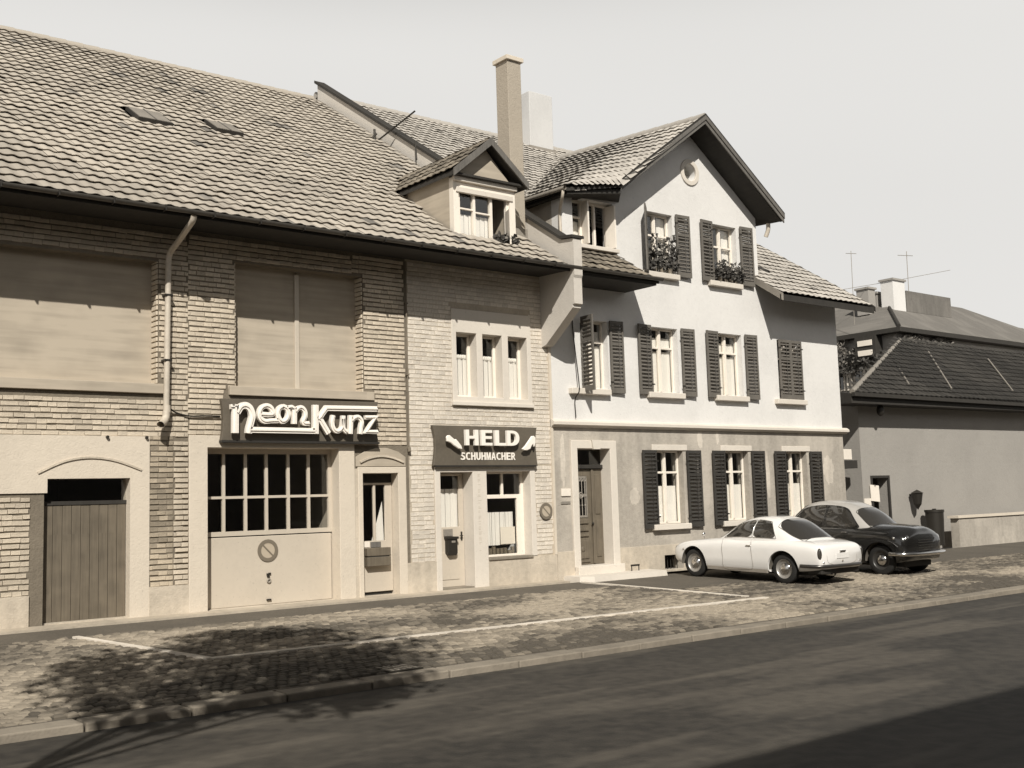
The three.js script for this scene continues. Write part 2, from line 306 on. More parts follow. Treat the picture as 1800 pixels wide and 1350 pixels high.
{ // bricks
  const zones = [ // x0, x1, y0, y1, tones, depth, holes
    [3.0, 7.52, 2.95, 6.45, brickTones, 0], [3.0, 5.0, 0.5, 2.05, brickTones, 0], [6.86, 7.26, 0.5, 2.95, oldBrickTones, -0.001], [7.27, 7.52, 0.5, 2.9, brickTones, 0.012], [7.52, 10.74, 2.99, 6.45, brickTones, 0],
    [10.74, 11.90, 2.84, 6.45, brickTones, 0], [11.97, 15.56, 2.48, 6.45, washTones, 0], [11.97, 12.52, 0.6, 2.48, washTones, 0], [15.10, 15.56, 0.6, 2.48, washTones, 0],
  ];
  const hit = (x0, x1, y0, y1) => Object.values(holes).concat([[8.2, 3.64, 11.2, 3.86], [3, 3.62, 7.12, 3.86], [13.02, 3.64, 15.1, 5.68]]).find((h) => x1 > h[0] && x0 < h[2] && y1 > h[1] && y0 < h[3]);
  const mk = (s) => { const r = mulberry(s), g = new RoundedBoxGeometry(1, 1, 1, 1, 0.09); const p = g.attributes.position; for (let i = 0; i < p.count; i++) { const f = Math.round(p.getX(i) * 7) * 13 + Math.round(p.getY(i) * 9) * 31 + Math.round(p.getZ(i) * 5); p.setZ(i, p.getZ(i) + (hash(f, s, 3) - 0.5) * 0.16); p.setY(i, p.getY(i) + (hash(f, s, 4) - 0.5) * 0.10); p.setX(i, p.getX(i) + (hash(f, s, 5) - 0.5) * 0.03); } g.computeVertexNormals(); return toCreasedNormals(metres(g), 0.9); };
  const plain = (s) => { const r = mulberry(s); const j = () => (r() - 0.5); const b = [[-0.5, -0.5], [0.5, -0.5], [0.5, 0.5], [-0.5, 0.5]]; const lo = b.map(([x, y]) => [x, y, -0.5]), mi = b.map(([x, y]) => [x + j() * 0.02, y + j() * 0.08, 0.3 + j() * 0.1]), hi = b.map(([x, y]) => [x * 0.965 + j() * 0.02, y * 0.86 + j() * 0.08, 0.5 + j() * 0.14]); return metres(merge([hull(lo, mi), hull(mi, hi)])); };
  const geos = [1, 2, 3, 4].map((s) => plain(s + 60));
  const byTone = new Map();
  for (const [x0, x1, y0, y1, tn, dz] of zones) {
    let row = Math.round(y0 / 0.0885);
    for (let y = y0; y + 0.06 < y1; y += 0.0885, row++) {
      let L = 0.152;
      let x = x0 - (row % 2) * 0.131 + (row % 3 === 0 ? 0.03 : 0);
      while (x < x1) { L = rnd() < 0.22 ? 0.262 : 0.14 + 0.02 * rnd();
        let a = Math.max(x, x0), b = Math.min(x + L - (rnd() < 0.6 ? 0.002 : 0.008), x1); x += L;
        const h = hit(a, b, y, y + 0.072);
        if (h) { if (a < h[0] - 0.05) b = h[0] - 0.002; else if (b > h[2] + 0.05) a = h[2] + 0.002; else continue; }
        if (b - a < 0.04) continue;
        const wash = tn === washTones, hh = wash ? 0.0785 : 0.0675, cy = y + 0.037 + R(-0.004, 0.004), dep = 0.05, z = -0.025 + dz + (wash ? R(-0.010, -0.002) : R(-0.008, 0.006));
        const S = new THREE.Matrix4().makeRotationZ(R(-0.012, 0.012)).scale(new THREE.Vector3(b - a, hh * R(0.9, 1.06), dep)).setPosition((a + b) / 2, cy, z);
        const n = clamp(0.5 + 1.4 * (fbm(a * 0.9, y * 1.4, 2000, 3) - 0.5) + R(-0.4, 0.4), 0, 0.999);
        if (!byTone.has(tn)) byTone.set(tn, []);
        byTone.get(tn).push({ p: [(a + b) / 2, cy, 0], v: Math.floor(rnd() * 4), t: Math.floor(n * tn.length), m: S });
      }
    }
  }
  place('brick', byTone.get(brickTones), geos, brickTones, brick, 'brick_field', 170);
  place('brick', byTone.get(washTones), geos, washTones, brick, 'pale_brick_field', 90);
  place('brick', byTone.get(oldBrickTones), geos, oldBrickTones, brick, 'worn_brick_field', 40);
}
// side cheeks of the recessed panels
{
  const cheek = (x, y0, y1, s) => { const g = []; for (let y = y0; y < y1; y += 0.0885) g.push(rbox(x - (s > 0 ? 0.03 : 0), y, -0.27, x + (s > 0 ? 0 : 0.03), y + 0.069 + R(-0.004, 0.004), -0.03 + R(-0.006, 0.004), 0.008)); return merge(g); };
  part('brick_reveal', merge([cheek(8.37, 3.84, 6, -1), cheek(10.98, 3.84, 6, 1), cheek(7.01, 3.84, 5.9, 1)]), brickTones[3], brick);
}
const panelL = part('infill_panel', box(4.1, 3.8, -0.33, 7.01, 6.1, -0.27), M.board, brick);
part('infill_panel', box(8.36, 3.8, -0.33, 9.69, 6.1, -0.266), M.board, brick);
part('infill_panel', box(9.70, 3.8, -0.33, 10.99, 6.1, -0.26), M.board, brick);
part('cover_strip', rbox(9.66, 3.83, -0.27, 9.75, 6.0, -0.235, 0.01), M.doorPaint, brick);
part('ledge', rbox(3.8, 3.66, -0.28, 7.10, 3.825, 0.05, 0.01), M.board, brick);
part('ledge', rbox(8.25, 3.685, -0.28, 11.17, 3.845, 0.05, 0.01), M.board, brick);
// rendered surrounds and plinths
part('door_surround', merge([slab([[5.0, 2.05], [5.25, 2.05], [5.25, 2.27], [6.54, 2.27], [6.54, 0.0], [6.86, 0.0], [6.86, 2.95], [3, 2.95], [3, 2.05]], -0.3, 0.012)]), M.concrete, brick);
part('relieving_arch', ribbon([[5.1, 2.36], [5.5, 2.54], [5.9, 2.60], [6.3, 2.55], [6.72, 2.40]], 0.03, 0.012, 0.035), M.plinth, brick);
part('wall_bolt', merge([bar([6.16, 2.93, 0], [6.16, 2.93, 0.06], 0.025), bar([6.80, 2.93, 0], [6.80, 2.93, 0.06], 0.025)]), M.iron, brick);
part('garage_surround', merge([slab([[7.53, 0], [7.86, 0], [7.86, 2.77], [10.40, 2.77], [10.40, 0], [10.73, 0], [10.73, 2.98], [7.53, 2.98]], -0.32, 0.022, [], 0.008)]), M.concrete, brick);
part('plinth', box(6.86, 0, -0.02, 7.53, 0.5, 0.018), M.plinth, brick);
part('plinth', box(XL, 0, -0.02, 5.0, 0.5, 0.018), M.plinth, brick);
part('plinth', box(11.86, 0, -0.02, 12.54, 0.6, 0.016), M.plinth, brick);
part('plinth', box(13.80, 0, -0.02, 15.62, 0.57, 0.020), M.plinth, brick);
part('plinth', box(10.73, 0, -0.02, 10.80, 2.4, 0.012), M.plinth, brick);
part('door_surround', slab([[10.80, 0], [10.90, 0], [10.90, 2.31], [11.68, 2.31], [11.68, 0], [11.86, 0], [11.86, 2.43], [10.80, 2.43]], -0.3, 0.026, [], 0.008), M.concrete, brick);
part('relieving_arch', slab([[10.76, 2.44], [11.86, 2.44], [11.86, 2.62], [11.7, 2.72], [11.45, 2.79], [11.2, 2.79], [10.95, 2.72], [10.76, 2.62]], -0.01, 0.014, [], 0.004), M.board, brick);
part('arch_stone', ribbon([[10.84, 2.52], [11.05, 2.60], [11.31, 2.635], [11.57, 2.60], [11.80, 2.52]], 0.035, 0.01, 0.045), M.plinth, brick);
part('shop_surround', slab([[12.53, 0], [12.66, 0], [12.66, 2.32], [13.45, 2.32], [13.45, 0], [13.80, 0], [13.80, 2.33], [14.95, 2.33], [14.95, 0.58], [15.08, 0.58], [15.08, 2.46], [12.53, 2.46]], -0.36, 0.022, [], 0.006), M.stone, brick);
part('window_surround', slab(quad(13.02, 3.68, 15.08, 5.62), -0.26, 0.02, [quad(13.13, 3.84, 13.64, 5.14), quad(13.79, 3.84, 14.30, 5.14), quad(14.46, 3.83, 14.97, 5.14)], 0.006), M.stone, brick);
part('sill', rbox(12.99, 3.655, -0.1, 15.09, 3.735, 0.065, 0.01), M.stone, brick);
part('corner_strip', box(15.56, 0.57, -0.3, 15.62, 5.1, 0.03), M.concrete, brick);
{ // faded painted lettering on the shop post: weathered strokes only
  const g = []; const r = mulberry(4); for (let y = 0.75; y < 2.25; y += 0.105) { for (let k = 0; k < 3; k++) if (r() > 0.25) g.push(box(13.57, y + k * 0.026, 0.02, 13.57 + 0.03 + r() * 0.05, y + k * 0.026 + 0.011, 0.0235)); }
  const m = M.stone.clone(); m.color.setRGB(...W3(0.44, 1)); part('faded_lettering', merge(g), m, brick);
}
function pane(name, x0, y0, x1, y1, z, parent, m = M.glass) { return part(name, box(x0, y0, z - 0.002, x1, y1, z + 0.002), m, parent); }

{ // left door: brown planks
  const d = sub('plank_door', brick);
  for (let i = 0; i < 9; i++) part('plank', rbox(5.25 + i * 0.143, 0.05, -0.2, 5.25 + i * 0.143 + 0.139, 1.86, -0.165 + R(-0.003, 0.003), 0.008), M.doorWood, d);
  part('transom', box(5.25, 1.86, -0.2, 6.54, 1.92, -0.15), M.darkWood, d);
  pane('pane', 5.25, 1.92, 6.54, 2.27, -0.19, d);
  part('threshold', box(5.25, 0.0, -0.3, 6.54, 0.055, 0.0), M.plinth, d);
}
{ // garage door: twelve panes over a painted panel
  const d = sub('garage_door', brick), z0 = -0.33, z1 = -0.27;
  const xs = [7.86, 8.28, 8.69, 9.09, 9.52, 9.93, 10.33];
  const bars = [box(7.86, 1.255, z0, 10.40, 1.335, z1 + 0.004), box(7.86, 2.68, z0, 10.40, 2.78, z1), box(10.33, 1.335, z0, 10.40, 2.68, z1)];
  for (let i = 1; i < 6; i++) bars.push(box(xs[i] - 0.026, 1.335, z0 + 0.01, xs[i] + 0.026, 2.68, z1 - 0.003));
  for (let i = 0; i < 6; i++) bars.push(box(xs[i] + (i ? 0.026 : 0), 1.90, z0 + 0.012, xs[i + 1] - (i < 5 ? 0.026 : 0), 1.945, z1 - 0.006));
  part('window_frame', merge(bars), M.doorPaint, d);
  for (let i = 0; i < 6; i++) for (const [a, b] of [[1.335, 1.90], [1.945, 2.68]]) pane('pane', xs[i] + (i ? 0.026 : 0), a, xs[i + 1] - (i < 5 ? 0.026 : 0), b, z0 + 0.02, d);
  part('panel', rbox(7.875, 0.035, z0, 10.385, 1.235, z1 - 0.006, 0.012), M.doorPaint, d);
  part('seal', box(7.86, 1.233, z0 - 0.01, 10.40, 1.257, z1 - 0.04), M.blackTar, d);
  part('threshold', box(7.86, 0, z0 - 0.2, 10.40, 0.034, 0), M.plinth, d);
  part('lock', merge([rbox(9.075, 0.53, z1 - 0.01, 9.115, 0.575, z1 + 0.02, 0.004), rbox(9.11, 0.55, z1 - 0.01, 9.155, 0.585, z1 + 0.02, 0.004), rbox(9.085, 0.505, z1 - 0.01, 9.135, 0.525, z1 + 0.015, 0.004)]), M.iron, d);
  part('door_knob', new THREE.TorusGeometry(0.03, 0.014, 8, 16).translate(9.115, 0.445, z1 + 0.012), M.zinc, d);
  part('handle', rbox(9.07, 0.10, z1 - 0.01, 9.155, 0.13, z1 + 0.03, 0.006), M.iron, d);
}
{ // narrow office door with two tall panes
  const d = sub('office_door', brick), z0 = -0.26, z1 = -0.21;
  part('leaf', merge([slab(quad(10.91, 0.10, 11.67, 2.14), z0, z1, [quad(11.02, 1.05, 11.26, 2.10), quad(11.31, 1.05, 11.52, 2.10)], 0.005)]), M.doorPaint, d);
  pane('pane', 11.02, 1.05, 11.26, 2.10, z0 + 0.025, d); pane('pane', 11.31, 1.05, 11.52, 2.10, z0 + 0.025, d);
  part('transom', box(10.90, 2.145, z0, 11.68, 2.31, z1 - 0.02), M.darkWood, d);
  part('threshold', box(10.90, 0.0, -0.3, 11.68, 0.04, -0.02), M.plinth, d);
  part('kick_gap', box(10.92, 0.045, z0, 11.66, 0.098, z0 + 0.01), M.blackTar, d);
  part('curtain', slab([[11.26, 1.05], [11.53, 1.05], [11.50, 1.78]], -0.30, -0.29), M.curtain, d);
}
{ // shoemaker's door
  const d = sub('shop_door', brick), z0 = -0.36, z1 = -0.31;
  part('leaf', slab(quad(12.67, 0.06, 13.44, 2.31), z0, z1, [quad(12.78, 1.24, 13.33, 2.26)], 0.005), M.doorPaint, d);
  pane('pane', 12.78, 1.24, 13.33, 2.26, z0 + 0.025, d);
  const c = []; for (let i = 0; i < 14; i++) { const x = 12.76 + i * 0.0425; c.push(box(x, 1.2, z0 - 0.05 + 0.012 * Math.sin(i * 1.9), x + 0.044, 2.0, z0 - 0.042 + 0.012 * Math.sin(i * 1.9))); } part('curtain', merge(c), M.curtain, d);
  part('panel', rbox(12.80, 0.2, z1 - 0.01, 13.30, 0.74, z1 + 0.012, 0.01), M.doorPaint, d);
  part('handle', merge([rbox(13.355, 0.96, z1 - 0.01, 13.395, 1.14, z1 + 0.01, 0.004), bar([13.375, 1.06, z1], [13.375, 1.06, z1 + 0.05], 0.01), bar([13.375, 1.06, z1 + 0.05], [13.30, 1.06, z1 + 0.05], 0.01)]), M.iron, d);
  part('letter_flap', rbox(12.93, 1.06, z1 - 0.01, 13.15, 1.20, z1 + 0.02, 0.005), M.zinc, d);
  part('threshold', box(12.66, 0, -0.4, 13.45, 0.06, -0.01), M.kerb, d);
}
{ // shop window with a half curtain
  const d = sub('shop_window', brick), z0 = -0.29, z1 = -0.23;
  part('window_frame', merge([slab(quad(13.80, 0.58, 14.95, 2.33), z0, z1, [quad(13.84, 0.64, 14.77, 1.78), quad(13.84, 1.86, 14.37, 2.29), quad(14.42, 1.86, 14.88, 2.29)], 0.004)]), M.whitePaint, d);
  pane('pane', 13.84, 0.64, 14.77, 1.78, z0 + 0.03, d); pane('pane', 13.84, 1.86, 14.37, 2.29, z0 + 0.03, d); pane('pane', 14.42, 1.86, 14.88, 2.29, z0 + 0.03, d);
  const c = []; for (let i = 0; i < 30; i++) { const x = 13.82 + i * 0.0325, o = 0.014 * Math.sin(i * 1.7) + 0.008 * Math.sin(i * 0.6); c.push(box(x, 0.82, z0 - 0.12 + o, x + 0.034, 1.50, z0 - 0.112 + o)); }
  part('curtain', merge(c), M.curtain, d);
  part('sill', rbox(13.80, 0.545, -0.3, 14.95, 0.60, 0.05, 0.008), M.kerb, d);
  const s = []; const r = mulberry(8); for (let i = 0; i < 9; i++) { const x = 13.88 + i * 0.1, h = 0.06 + r() * 0.13; s.push(rbox(x, 0.63, z0 - 0.10, x + 0.06 + r() * 0.03, 0.63 + h, z0 - 0.03, 0.01)); }
  part('display_goods', merge(s), M.doorWood, d);
  part('notice', box(14.37, 0.84, z0 - 0.02, 14.75, 1.19, z0 - 0.012), M.whitePaint, d);
}
for (const [a, b] of [[13.13, 13.64], [13.79, 14.30], [14.46, 14.97]]) { // the three casements
  const d = sub('casement', brick), z0 = -0.27, z1 = -0.22, k = a + 0.34;
  part('window_frame', slab(quad(a, 3.84, b, 5.14), z0, z1, [quad(a + 0.035, 3.89, b - 0.06, 5.10)], 0.004), M.whitePaint, d);
  pane('pane', a + 0.035, 3.89, b - 0.06, 5.10, z0 + 0.02, d);
  const c = []; for (let i = 0; i < 12; i++) { const x = a + 0.02 + i * 0.04, o = 0.012 * Math.sin(i * 2.1 + a); c.push(box(x, 3.86, z0 - 0.05 + o, x + 0.041, 4.74 - (i % 3 === 1 ? 0.03 : 0), z0 - 0.043 + o)); } part('curtain', merge(c), M.curtain, d);
  const v = []; for (let i = 0; i < 8; i++) v.push(new THREE.SphereGeometry(0.045, 6, 5).scale(0.7, 1.1, 0.4).translate(a + 0.05 + i * 0.055, 4.69, z0 - 0.03)); part('curtain_valance', merge(v), M.curtain, d);
}
// ---- eaves and roof of the workshop
const ZR = -9.2;                                            // ridge depth
part('soffit', hull([[XL - 0.2, 6.47, 1.0], [15.38, 6.47, 1.0], [15.38, 6.50, 0.0], [XL - 0.2, 6.50, 0.0]], [[XL - 0.2, 6.50, 1.0], [15.38, 6.50, 1.0], [15.38, 7.0, -0.02], [XL - 0.2, 7.0, -0.02]]), M.darkWood, brick);
part('fascia', box(XL - 0.2, 6.44, 1.003, 15.37, 6.52, 1.03), M.darkWood, brick);
const roofB = part('roof', hull([[XL - 0.3, 6.45, 1.02], [15.38, 6.45, 1.02], [15.38, EAVE(ZR) - 0.15, ZR], [XL - 0.3, EAVE(ZR) - 0.15, ZR]], [[XL - 0.3, 6.52, 1.02], [15.38, 6.52, 1.02], [15.38, EAVE(ZR) - 0.03, ZR], [XL - 0.3, EAVE(ZR) - 0.03, ZR]]), M.darkWood, brick);
part('roof', hull([[XL - 0.3, EAVE(ZR) - 0.15, ZR - 0.01], [15.38, EAVE(ZR) - 0.15, ZR - 0.01], [15.38, 6.3, -19.3], [XL - 0.3, 6.3, -19.3]], [[XL - 0.3, EAVE(ZR) - 0.02, ZR - 0.01], [15.38, EAVE(ZR) - 0.02, ZR - 0.01], [15.38, 6.45, -19.3], [XL - 0.3, 6.45, -19.3]]), tileTones[1], brick);
const surfMain = (x0) => (s, t) => [x0 + s, 6.535 + SIN * t + 0.035 * Math.sin(s * 0.9) * Math.sin(t * 0.55) - 0.02 * (fbm(s * 0.7, t * 0.7, 1400, 2) - 0.5), 1.06 - COS * t];
const SKY = [[8.30, 0.72, -3.55, 0.85], [10.05, 0.62, -3.85, 0.75]];   // skylights: x centre, width, z of the lower edge, height
const inDormer = (x, z) => x > 12.93 && x < 14.62 && z < 0.30 && z > -0.35 - 2.6 * (1 - Math.abs(x - 13.85) / 0.95);
tiles(roofB, surfMain(XL), 15.36 - XL, (1.06 - ZR) / COS, null, 'tile_field', (s, t) => { const x = XL + s, z = 1.06 - COS * t; return !inDormer(x, z) && !(x > 15.0 && x < 15.4 && z < -0.32 && z > -0.85) && !SKY.some(([a, w, b, h]) => Math.abs(x - a) < w / 2 + 0.02 && z < b + 0.1 && z > b - h * COS); }, 300);
{ const g = []; for (let x = XL; x < 15.2; x += 0.4) g.push(new THREE.CylinderGeometry(0.11, 0.125, 0.42, 10, 1, false, 0, Math.PI * 2).rotateZ(Math.PI / 2).translate(x, EAVE(ZR) + 0.0, ZR)); part('ridge_tiles', merge(g), tileTones[2], brick).userData.kind = 'stuff'; }
for (const [x, w, z, h] of SKY) { // tilted-open roof lights
  const s = sub('roof_light', brick), y = EAVE(z), b = 0.10;
  const P = (dx, t, up) => [x + dx, y + SIN * t + up * COS + 0.02, z - COS * t + up * SIN];
  part('frame', hull([P(-w / 2, 0, 0), P(w / 2, 0, 0), P(w / 2, h, 0), P(-w / 2, h, 0)], [P(-w / 2, 0, 0.10), P(w / 2, 0, 0.10), P(w / 2, h, 0.07), P(-w / 2, h, 0.07)]), M.darkWood, s);
  part('pane', hull([P(-w / 2 + 0.03, 0.02, 0.098), P(w / 2 - 0.03, 0.02, 0.098), P(w / 2 - 0.03, h - 0.03, 0.068), P(-w / 2 + 0.03, h - 0.03, 0.068)], [P(-w / 2 + 0.03, 0.02, 0.112), P(w / 2 - 0.03, 0.02, 0.112), P(w / 2 - 0.03, h - 0.03, 0.082), P(-w / 2 + 0.03, h - 0.03, 0.082)]), M.zinc, s);
  part('glazing_bar', hull([P(-0.015, 0, 0.105), P(0.015, 0, 0.105), P(0.015, h, 0.075), P(-0.015, h, 0.075)], [P(-0.015, 0, 0.125), P(0.015, 0, 0.125), P(0.015, h, 0.095), P(-0.015, h, 0.095)]), M.bargeWood, s);
}
{ // half-round gutter with brackets, downpipe in three pieces
  const half = (x0, x1, y, z, r) => { const g = new THREE.CylinderGeometry(r, r, x1 - x0, 14, 1, true, 0, Math.PI).rotateZ(Math.PI / 2).rotateX(Math.PI); return g; };
  const gut = (x0, x1, y, z, r, name, parent) => { const pts = []; for (let i = 0; i <= 12; i++) { const a = Math.PI + i / 12 * Math.PI; pts.push([z + r * Math.cos(a), y + r * Math.sin(a)]); } for (let i = 12; i >= 0; i--) { const a = Math.PI + i / 12 * Math.PI; pts.push([z + (r - 0.008) * Math.cos(a), y + (r - 0.008) * Math.sin(a)]); } return part(name, prismX(pts, x0, x1), M.oldZinc, parent); };
  gut(XL - 0.2, 15.60, 6.545, 1.10, 0.062, 'gutter', brick);
  for (let x = XL; x < 15.5; x += 0.82) part('gutter_bracket', merge([box(x, 6.468, 1.02, x + 0.025, 6.481, 1.17), box(x, 6.475, 1.162, x + 0.025, 6.56, 1.171)]), M.iron, brick);
  part('downpipe', merge([tube([[7.16, 6.46, 1.10], [7.16, 6.40, 1.06], [7.15, 6.28, 0.80], [7.15, 6.15, 0.45], [7.14, 6.03, 0.16], [7.13, 5.9, 0.11], [7.13, 5.7, 0.105]], 0.05, 30, 10)]), M.palePipe, brick);
  part('downpipe', merge([bar([7.13, 5.72, 0.105], [7.10, 3.32, 0.105], 0.05, 12), bar([7.11, 3.46, 0.105], [7.11, 3.34, 0.105], 0.062, 12)]), M.palePipe, brick);
  part('pipe_shoe', tube([[7.10, 3.36, 0.105], [7.09, 3.26, 0.115], [7.02, 3.17, 0.17], [6.94, 3.12, 0.27]], 0.062, 20, 10), M.palePipe, brick);
  part('pipe_clip', merge([box(7.06, 5.3, 0, 7.19, 5.33, 0.16), box(7.05, 4.2, 0, 7.18, 4.23, 0.16)]), M.iron, brick);
  part('cable', tube([[7.16, 3.42, 0.09], [7.3, 3.35, 0.03], [7.55, 3.30, 0.03], [7.8, 3.31, 0.03], [8.08, 3.31, 0.03]], 0.014, 24, 6), M.iron, brick);
  part('joint_pipe', merge([bar([11.93, 6.45, 0.04], [11.93, 2.78, 0.03], 0.017, 8), bar([11.93, 2.80, 0.03], [11.93, 2.72, 0.05], 0.035, 8), box(11.90, 5.6, 0, 11.96, 5.63, 0.06), box(11.90, 4.2, 0, 11.96, 4.23, 0.06)]), M.brickMortar, brick);
}
{ // dormer
  const d = sub('dormer', brick), x0 = 13.0, x1 = 14.60, zf = 0.22, xc = 13.84;
  part('front_wall', slab([[x0, 6.6], [x1, 6.6], [x1, 8.28], [x0, 8.28]], zf - 0.14, zf, [quad(x0 + 0.13, 6.95, x1 - 0.14, 8.02)]), M.whitePaint, d);
  part('front_trim', merge([rbox(x0 - 0.02, 8.20, zf, x1 + 0.02, 8.30, zf + 0.07, 0.01), rbox(x0 + 0.06, 7.98, zf - 0.05, x1 - 0.07, 8.09, zf + 0.03, 0.01)]), M.stone, d);
  part('pediment', slab([[x0 + 0.05, 8.30], [x1 - 0.05, 8.30], [xc, 9.02]], zf - 0.12, zf - 0.01), M.board, d);
  const side = (x) => prismX([[zf - 0.142, 6.5], [zf - 0.142, 8.42], [-2.1, 8.42], [-2.1, 8.2]], x, x + 0.12);
  part('side_wall', side(x0), M.board, d); part('side_wall', side(x1 - 0.12), M.board, d);
  part('inner_wall', box(x0 + 0.13, 6.63, -2.6, x1 - 0.13, 8.2, -2.5), M.roomWall, d);
  // window: three casements, the right one ajar
  const fr = [box(x0 + 0.13, 6.95, zf - 0.13, x1 - 0.14, 7.0, zf - 0.06)]; for (const x of [13.14, 13.53, 13.97, 14.40]) fr.push(box(x, 7.0, zf - 0.13, x + 0.06, 8.02, zf - 0.055));
  fr.push(box(13.2, 7.66, zf - 0.125, 13.53, 7.69, zf - 0.06), box(13.59, 7.62, zf - 0.125, 13.97, 7.65, zf - 0.06));
  part('window_frame', merge(fr), M.whitePaint, d);
  part('open_casement', hull([[14.38, 7.0, zf - 0.06], [14.41, 7.0, zf - 0.06], [14.30, 7.0, zf + 0.22], [14.26, 7.0, zf + 0.22]], [[14.38, 7.75, zf - 0.06], [14.41, 7.75, zf - 0.06], [14.30, 7.75, zf + 0.22], [14.26, 7.75, zf + 0.22]]), M.whitePaint, d);
  pane('pane', 13.2, 7.0, 13.53, 8.02, zf - 0.1, d); pane('pane', 13.59, 7.0, 13.97, 8.02, zf - 0.1, d);
  const c = []; for (let i = 0; i < 19; i++) { const x = 13.2 + i * 0.041, o = 0.01 * Math.sin(i * 1.9); c.push(box(x, 6.98, zf - 0.17 + o, x + 0.042, 7.58, zf - 0.163 + o)); } part('curtain', merge(c), M.curtain, d);
  part('sill', rbox(x0 + 0.06, 6.89, zf - 0.1, x1 - 0.06, 6.955, zf + 0.07, 0.01), M.stone, d);
  // little gable roof running back into the big one
  const ap = 9.16, ev = 8.36, hw = 0.97, zo = zf + 0.20, back = (y) => 1.02 - (y - 6.5) / 0.65;
  const side2 = (s) => hull([[xc, ap - 0.10, zo], [xc + s * hw, ev - 0.10, zo], [xc + s * hw, ev - 0.10, back(ev)], [xc, ap - 0.10, back(ap)]], [[xc, ap - 0.01, zo], [xc + s * hw, ev - 0.01, zo], [xc + s * hw, ev - 0.01, back(ev)], [xc, ap - 0.01, back(ap)]]);
  part('roof', merge([side2(-1), side2(1)]), M.darkWood, d);
  const sl = Math.hypot(hw, ap - ev);
  const surfD = (s) => (u, t) => [xc + s * (hw - t / sl * hw), ev + t / sl * (ap - ev), zo - u];
  for (const s of [-1, 1]) tiles(d, surfD(s), 3.4, sl - 0.18, null, 'dormer_tile_field', (u, t) => zo - u > back(ev + t / sl * (ap - ev)) - 0.05, s < 0 ? 60 : 0, 0.232, 0.30, oldTiles());
  part('barge_board', merge([-1, 1].map((s) => hull([[xc, ap - 0.13, zo], [xc + s * hw, ev - 0.13, zo], [xc + s * hw, ev - 0.13, zo + 0.035], [xc, ap - 0.13, zo + 0.035]], [[xc, ap + 0.03, zo], [xc + s * hw, ev + 0.03, zo], [xc + s * hw, ev + 0.03, zo + 0.035], [xc, ap + 0.03, zo + 0.035]]))), M.bargeWood, d);
  part('cornice', box(xc - hw + 0.1, 8.30, zf, xc + hw - 0.1, 8.345, zf + 0.15), M.darkWood, d);
}
function oldTiles() { return (M.old ??= tones(0.15, 5, 0.4, 1.3)); }
{ // chimney beside the fire wall
  const c = sub('chimney', brick);
  part('stack', rbox(14.98, 6.9, -0.78, 15.36, 11.4, -0.36, 0.012), M.oldRender.clone(), c); c.children[0].material.color.setRGB(...W3(0.33, 1.1));
  part('cap', rbox(14.93, 11.4, -0.83, 15.41, 11.5, -0.31, 0.01), M.concrete, c);
  part('collar', box(14.94, 7.2, -0.82, 15.385, 7.62, -0.33), M.zinc, c);
}
{ // fire wall between the two roofs, with its corbel under the eaves
  const f = sub('fire_wall', brick), top = (z) => EAVE(z) + 0.47;
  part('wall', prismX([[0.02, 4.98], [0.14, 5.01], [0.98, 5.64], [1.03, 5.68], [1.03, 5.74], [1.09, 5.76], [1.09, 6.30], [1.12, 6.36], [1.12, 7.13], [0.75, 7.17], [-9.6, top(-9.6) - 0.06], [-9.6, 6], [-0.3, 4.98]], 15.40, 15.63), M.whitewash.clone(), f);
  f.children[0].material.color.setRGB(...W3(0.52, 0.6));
  part('coping', merge([hull([[15.35, 7.14, 1.15], [15.68, 7.14, 1.15], [15.68, 7.18, 0.75], [15.35, 7.18, 0.75]], [[15.35, 7.20, 1.15], [15.68, 7.20, 1.15], [15.68, 7.25, 0.75], [15.35, 7.25, 0.75]]), hull([[15.35, 7.18, 0.75], [15.68, 7.18, 0.75], [15.68, top(-9.7) - 0.06, -9.7], [15.35, top(-9.7) - 0.06, -9.7]], [[15.35, 7.25, 0.75], [15.68, 7.25, 0.75], [15.68, top(-9.7) + 0.02, -9.7], [15.35, top(-9.7) + 0.02, -9.7]])]), M.darkWood, f);
}

// ------------------------------------------------------------------ the white gabled house
const house = thing('gabled_house', 'white rendered house with a tall front gable and dark louvred shutters, behind the parked cars', 'house', [20.8, 0, 0]);
const GA = 10.66, GX = 20.3, GS = 0.735;                     // gable apex height, its x, its slope
const gl = (x) => GA - GS * Math.abs(x - GX);
const C1 = [18.71, 19.65], C2 = [21.05, 21.99], C3 = [23.40, 24.34], C0 = [16.52, 17.35];
const hw = { // openings x0, y0, x1, y1
  g1: [C1[0], 6.98, C1[1], 8.45], g2: [C2[0], 6.98, C2[1], 8.45], top0: [16.42, 7.36, 17.66, 8.44],
  m0: [C0[0], 4.13, C0[1], 5.68], m1: [C1[0], 4.13, C1[1], 5.68], m2: [C2[0], 4.14, C2[1], 5.70], m3: [C3[0], 4.13, C3[1], 5.69],
};
const gw = { d: [16.24, 0.20, 17.29, 2.85], w1: [18.70, 1.09, 19.65, 2.79], w2: [21.08, 1.09, 22.02, 2.79], w3: [23.44, 1.09, 24.38, 2.79], cellar: [18.86, 0.06, 19.50, 0.38] };
const circle = (x, y, r, n = 28) => Array.from({ length: n }, (_, i) => [x + r * Math.cos(i / n * 2 * Math.PI), y + r * Math.sin(i / n * 2 * Math.PI)]);
part('upper_wall', slab([[15.63, 3.36], [26.02, 3.36], [26.02, 7.1], [22.80, 7.1], [22.80, gl(22.80)], [GX, GA], [17.75, gl(17.75)], [17.2, 8.62], [16.10, 8.55], [16.10, 7.1], [15.63, 6.9]], -0.34, 0, [...Object.values(hw).map((h) => quad(...h)), circle(20.35, 9.63, 0.22)]), M.whitewash, house);
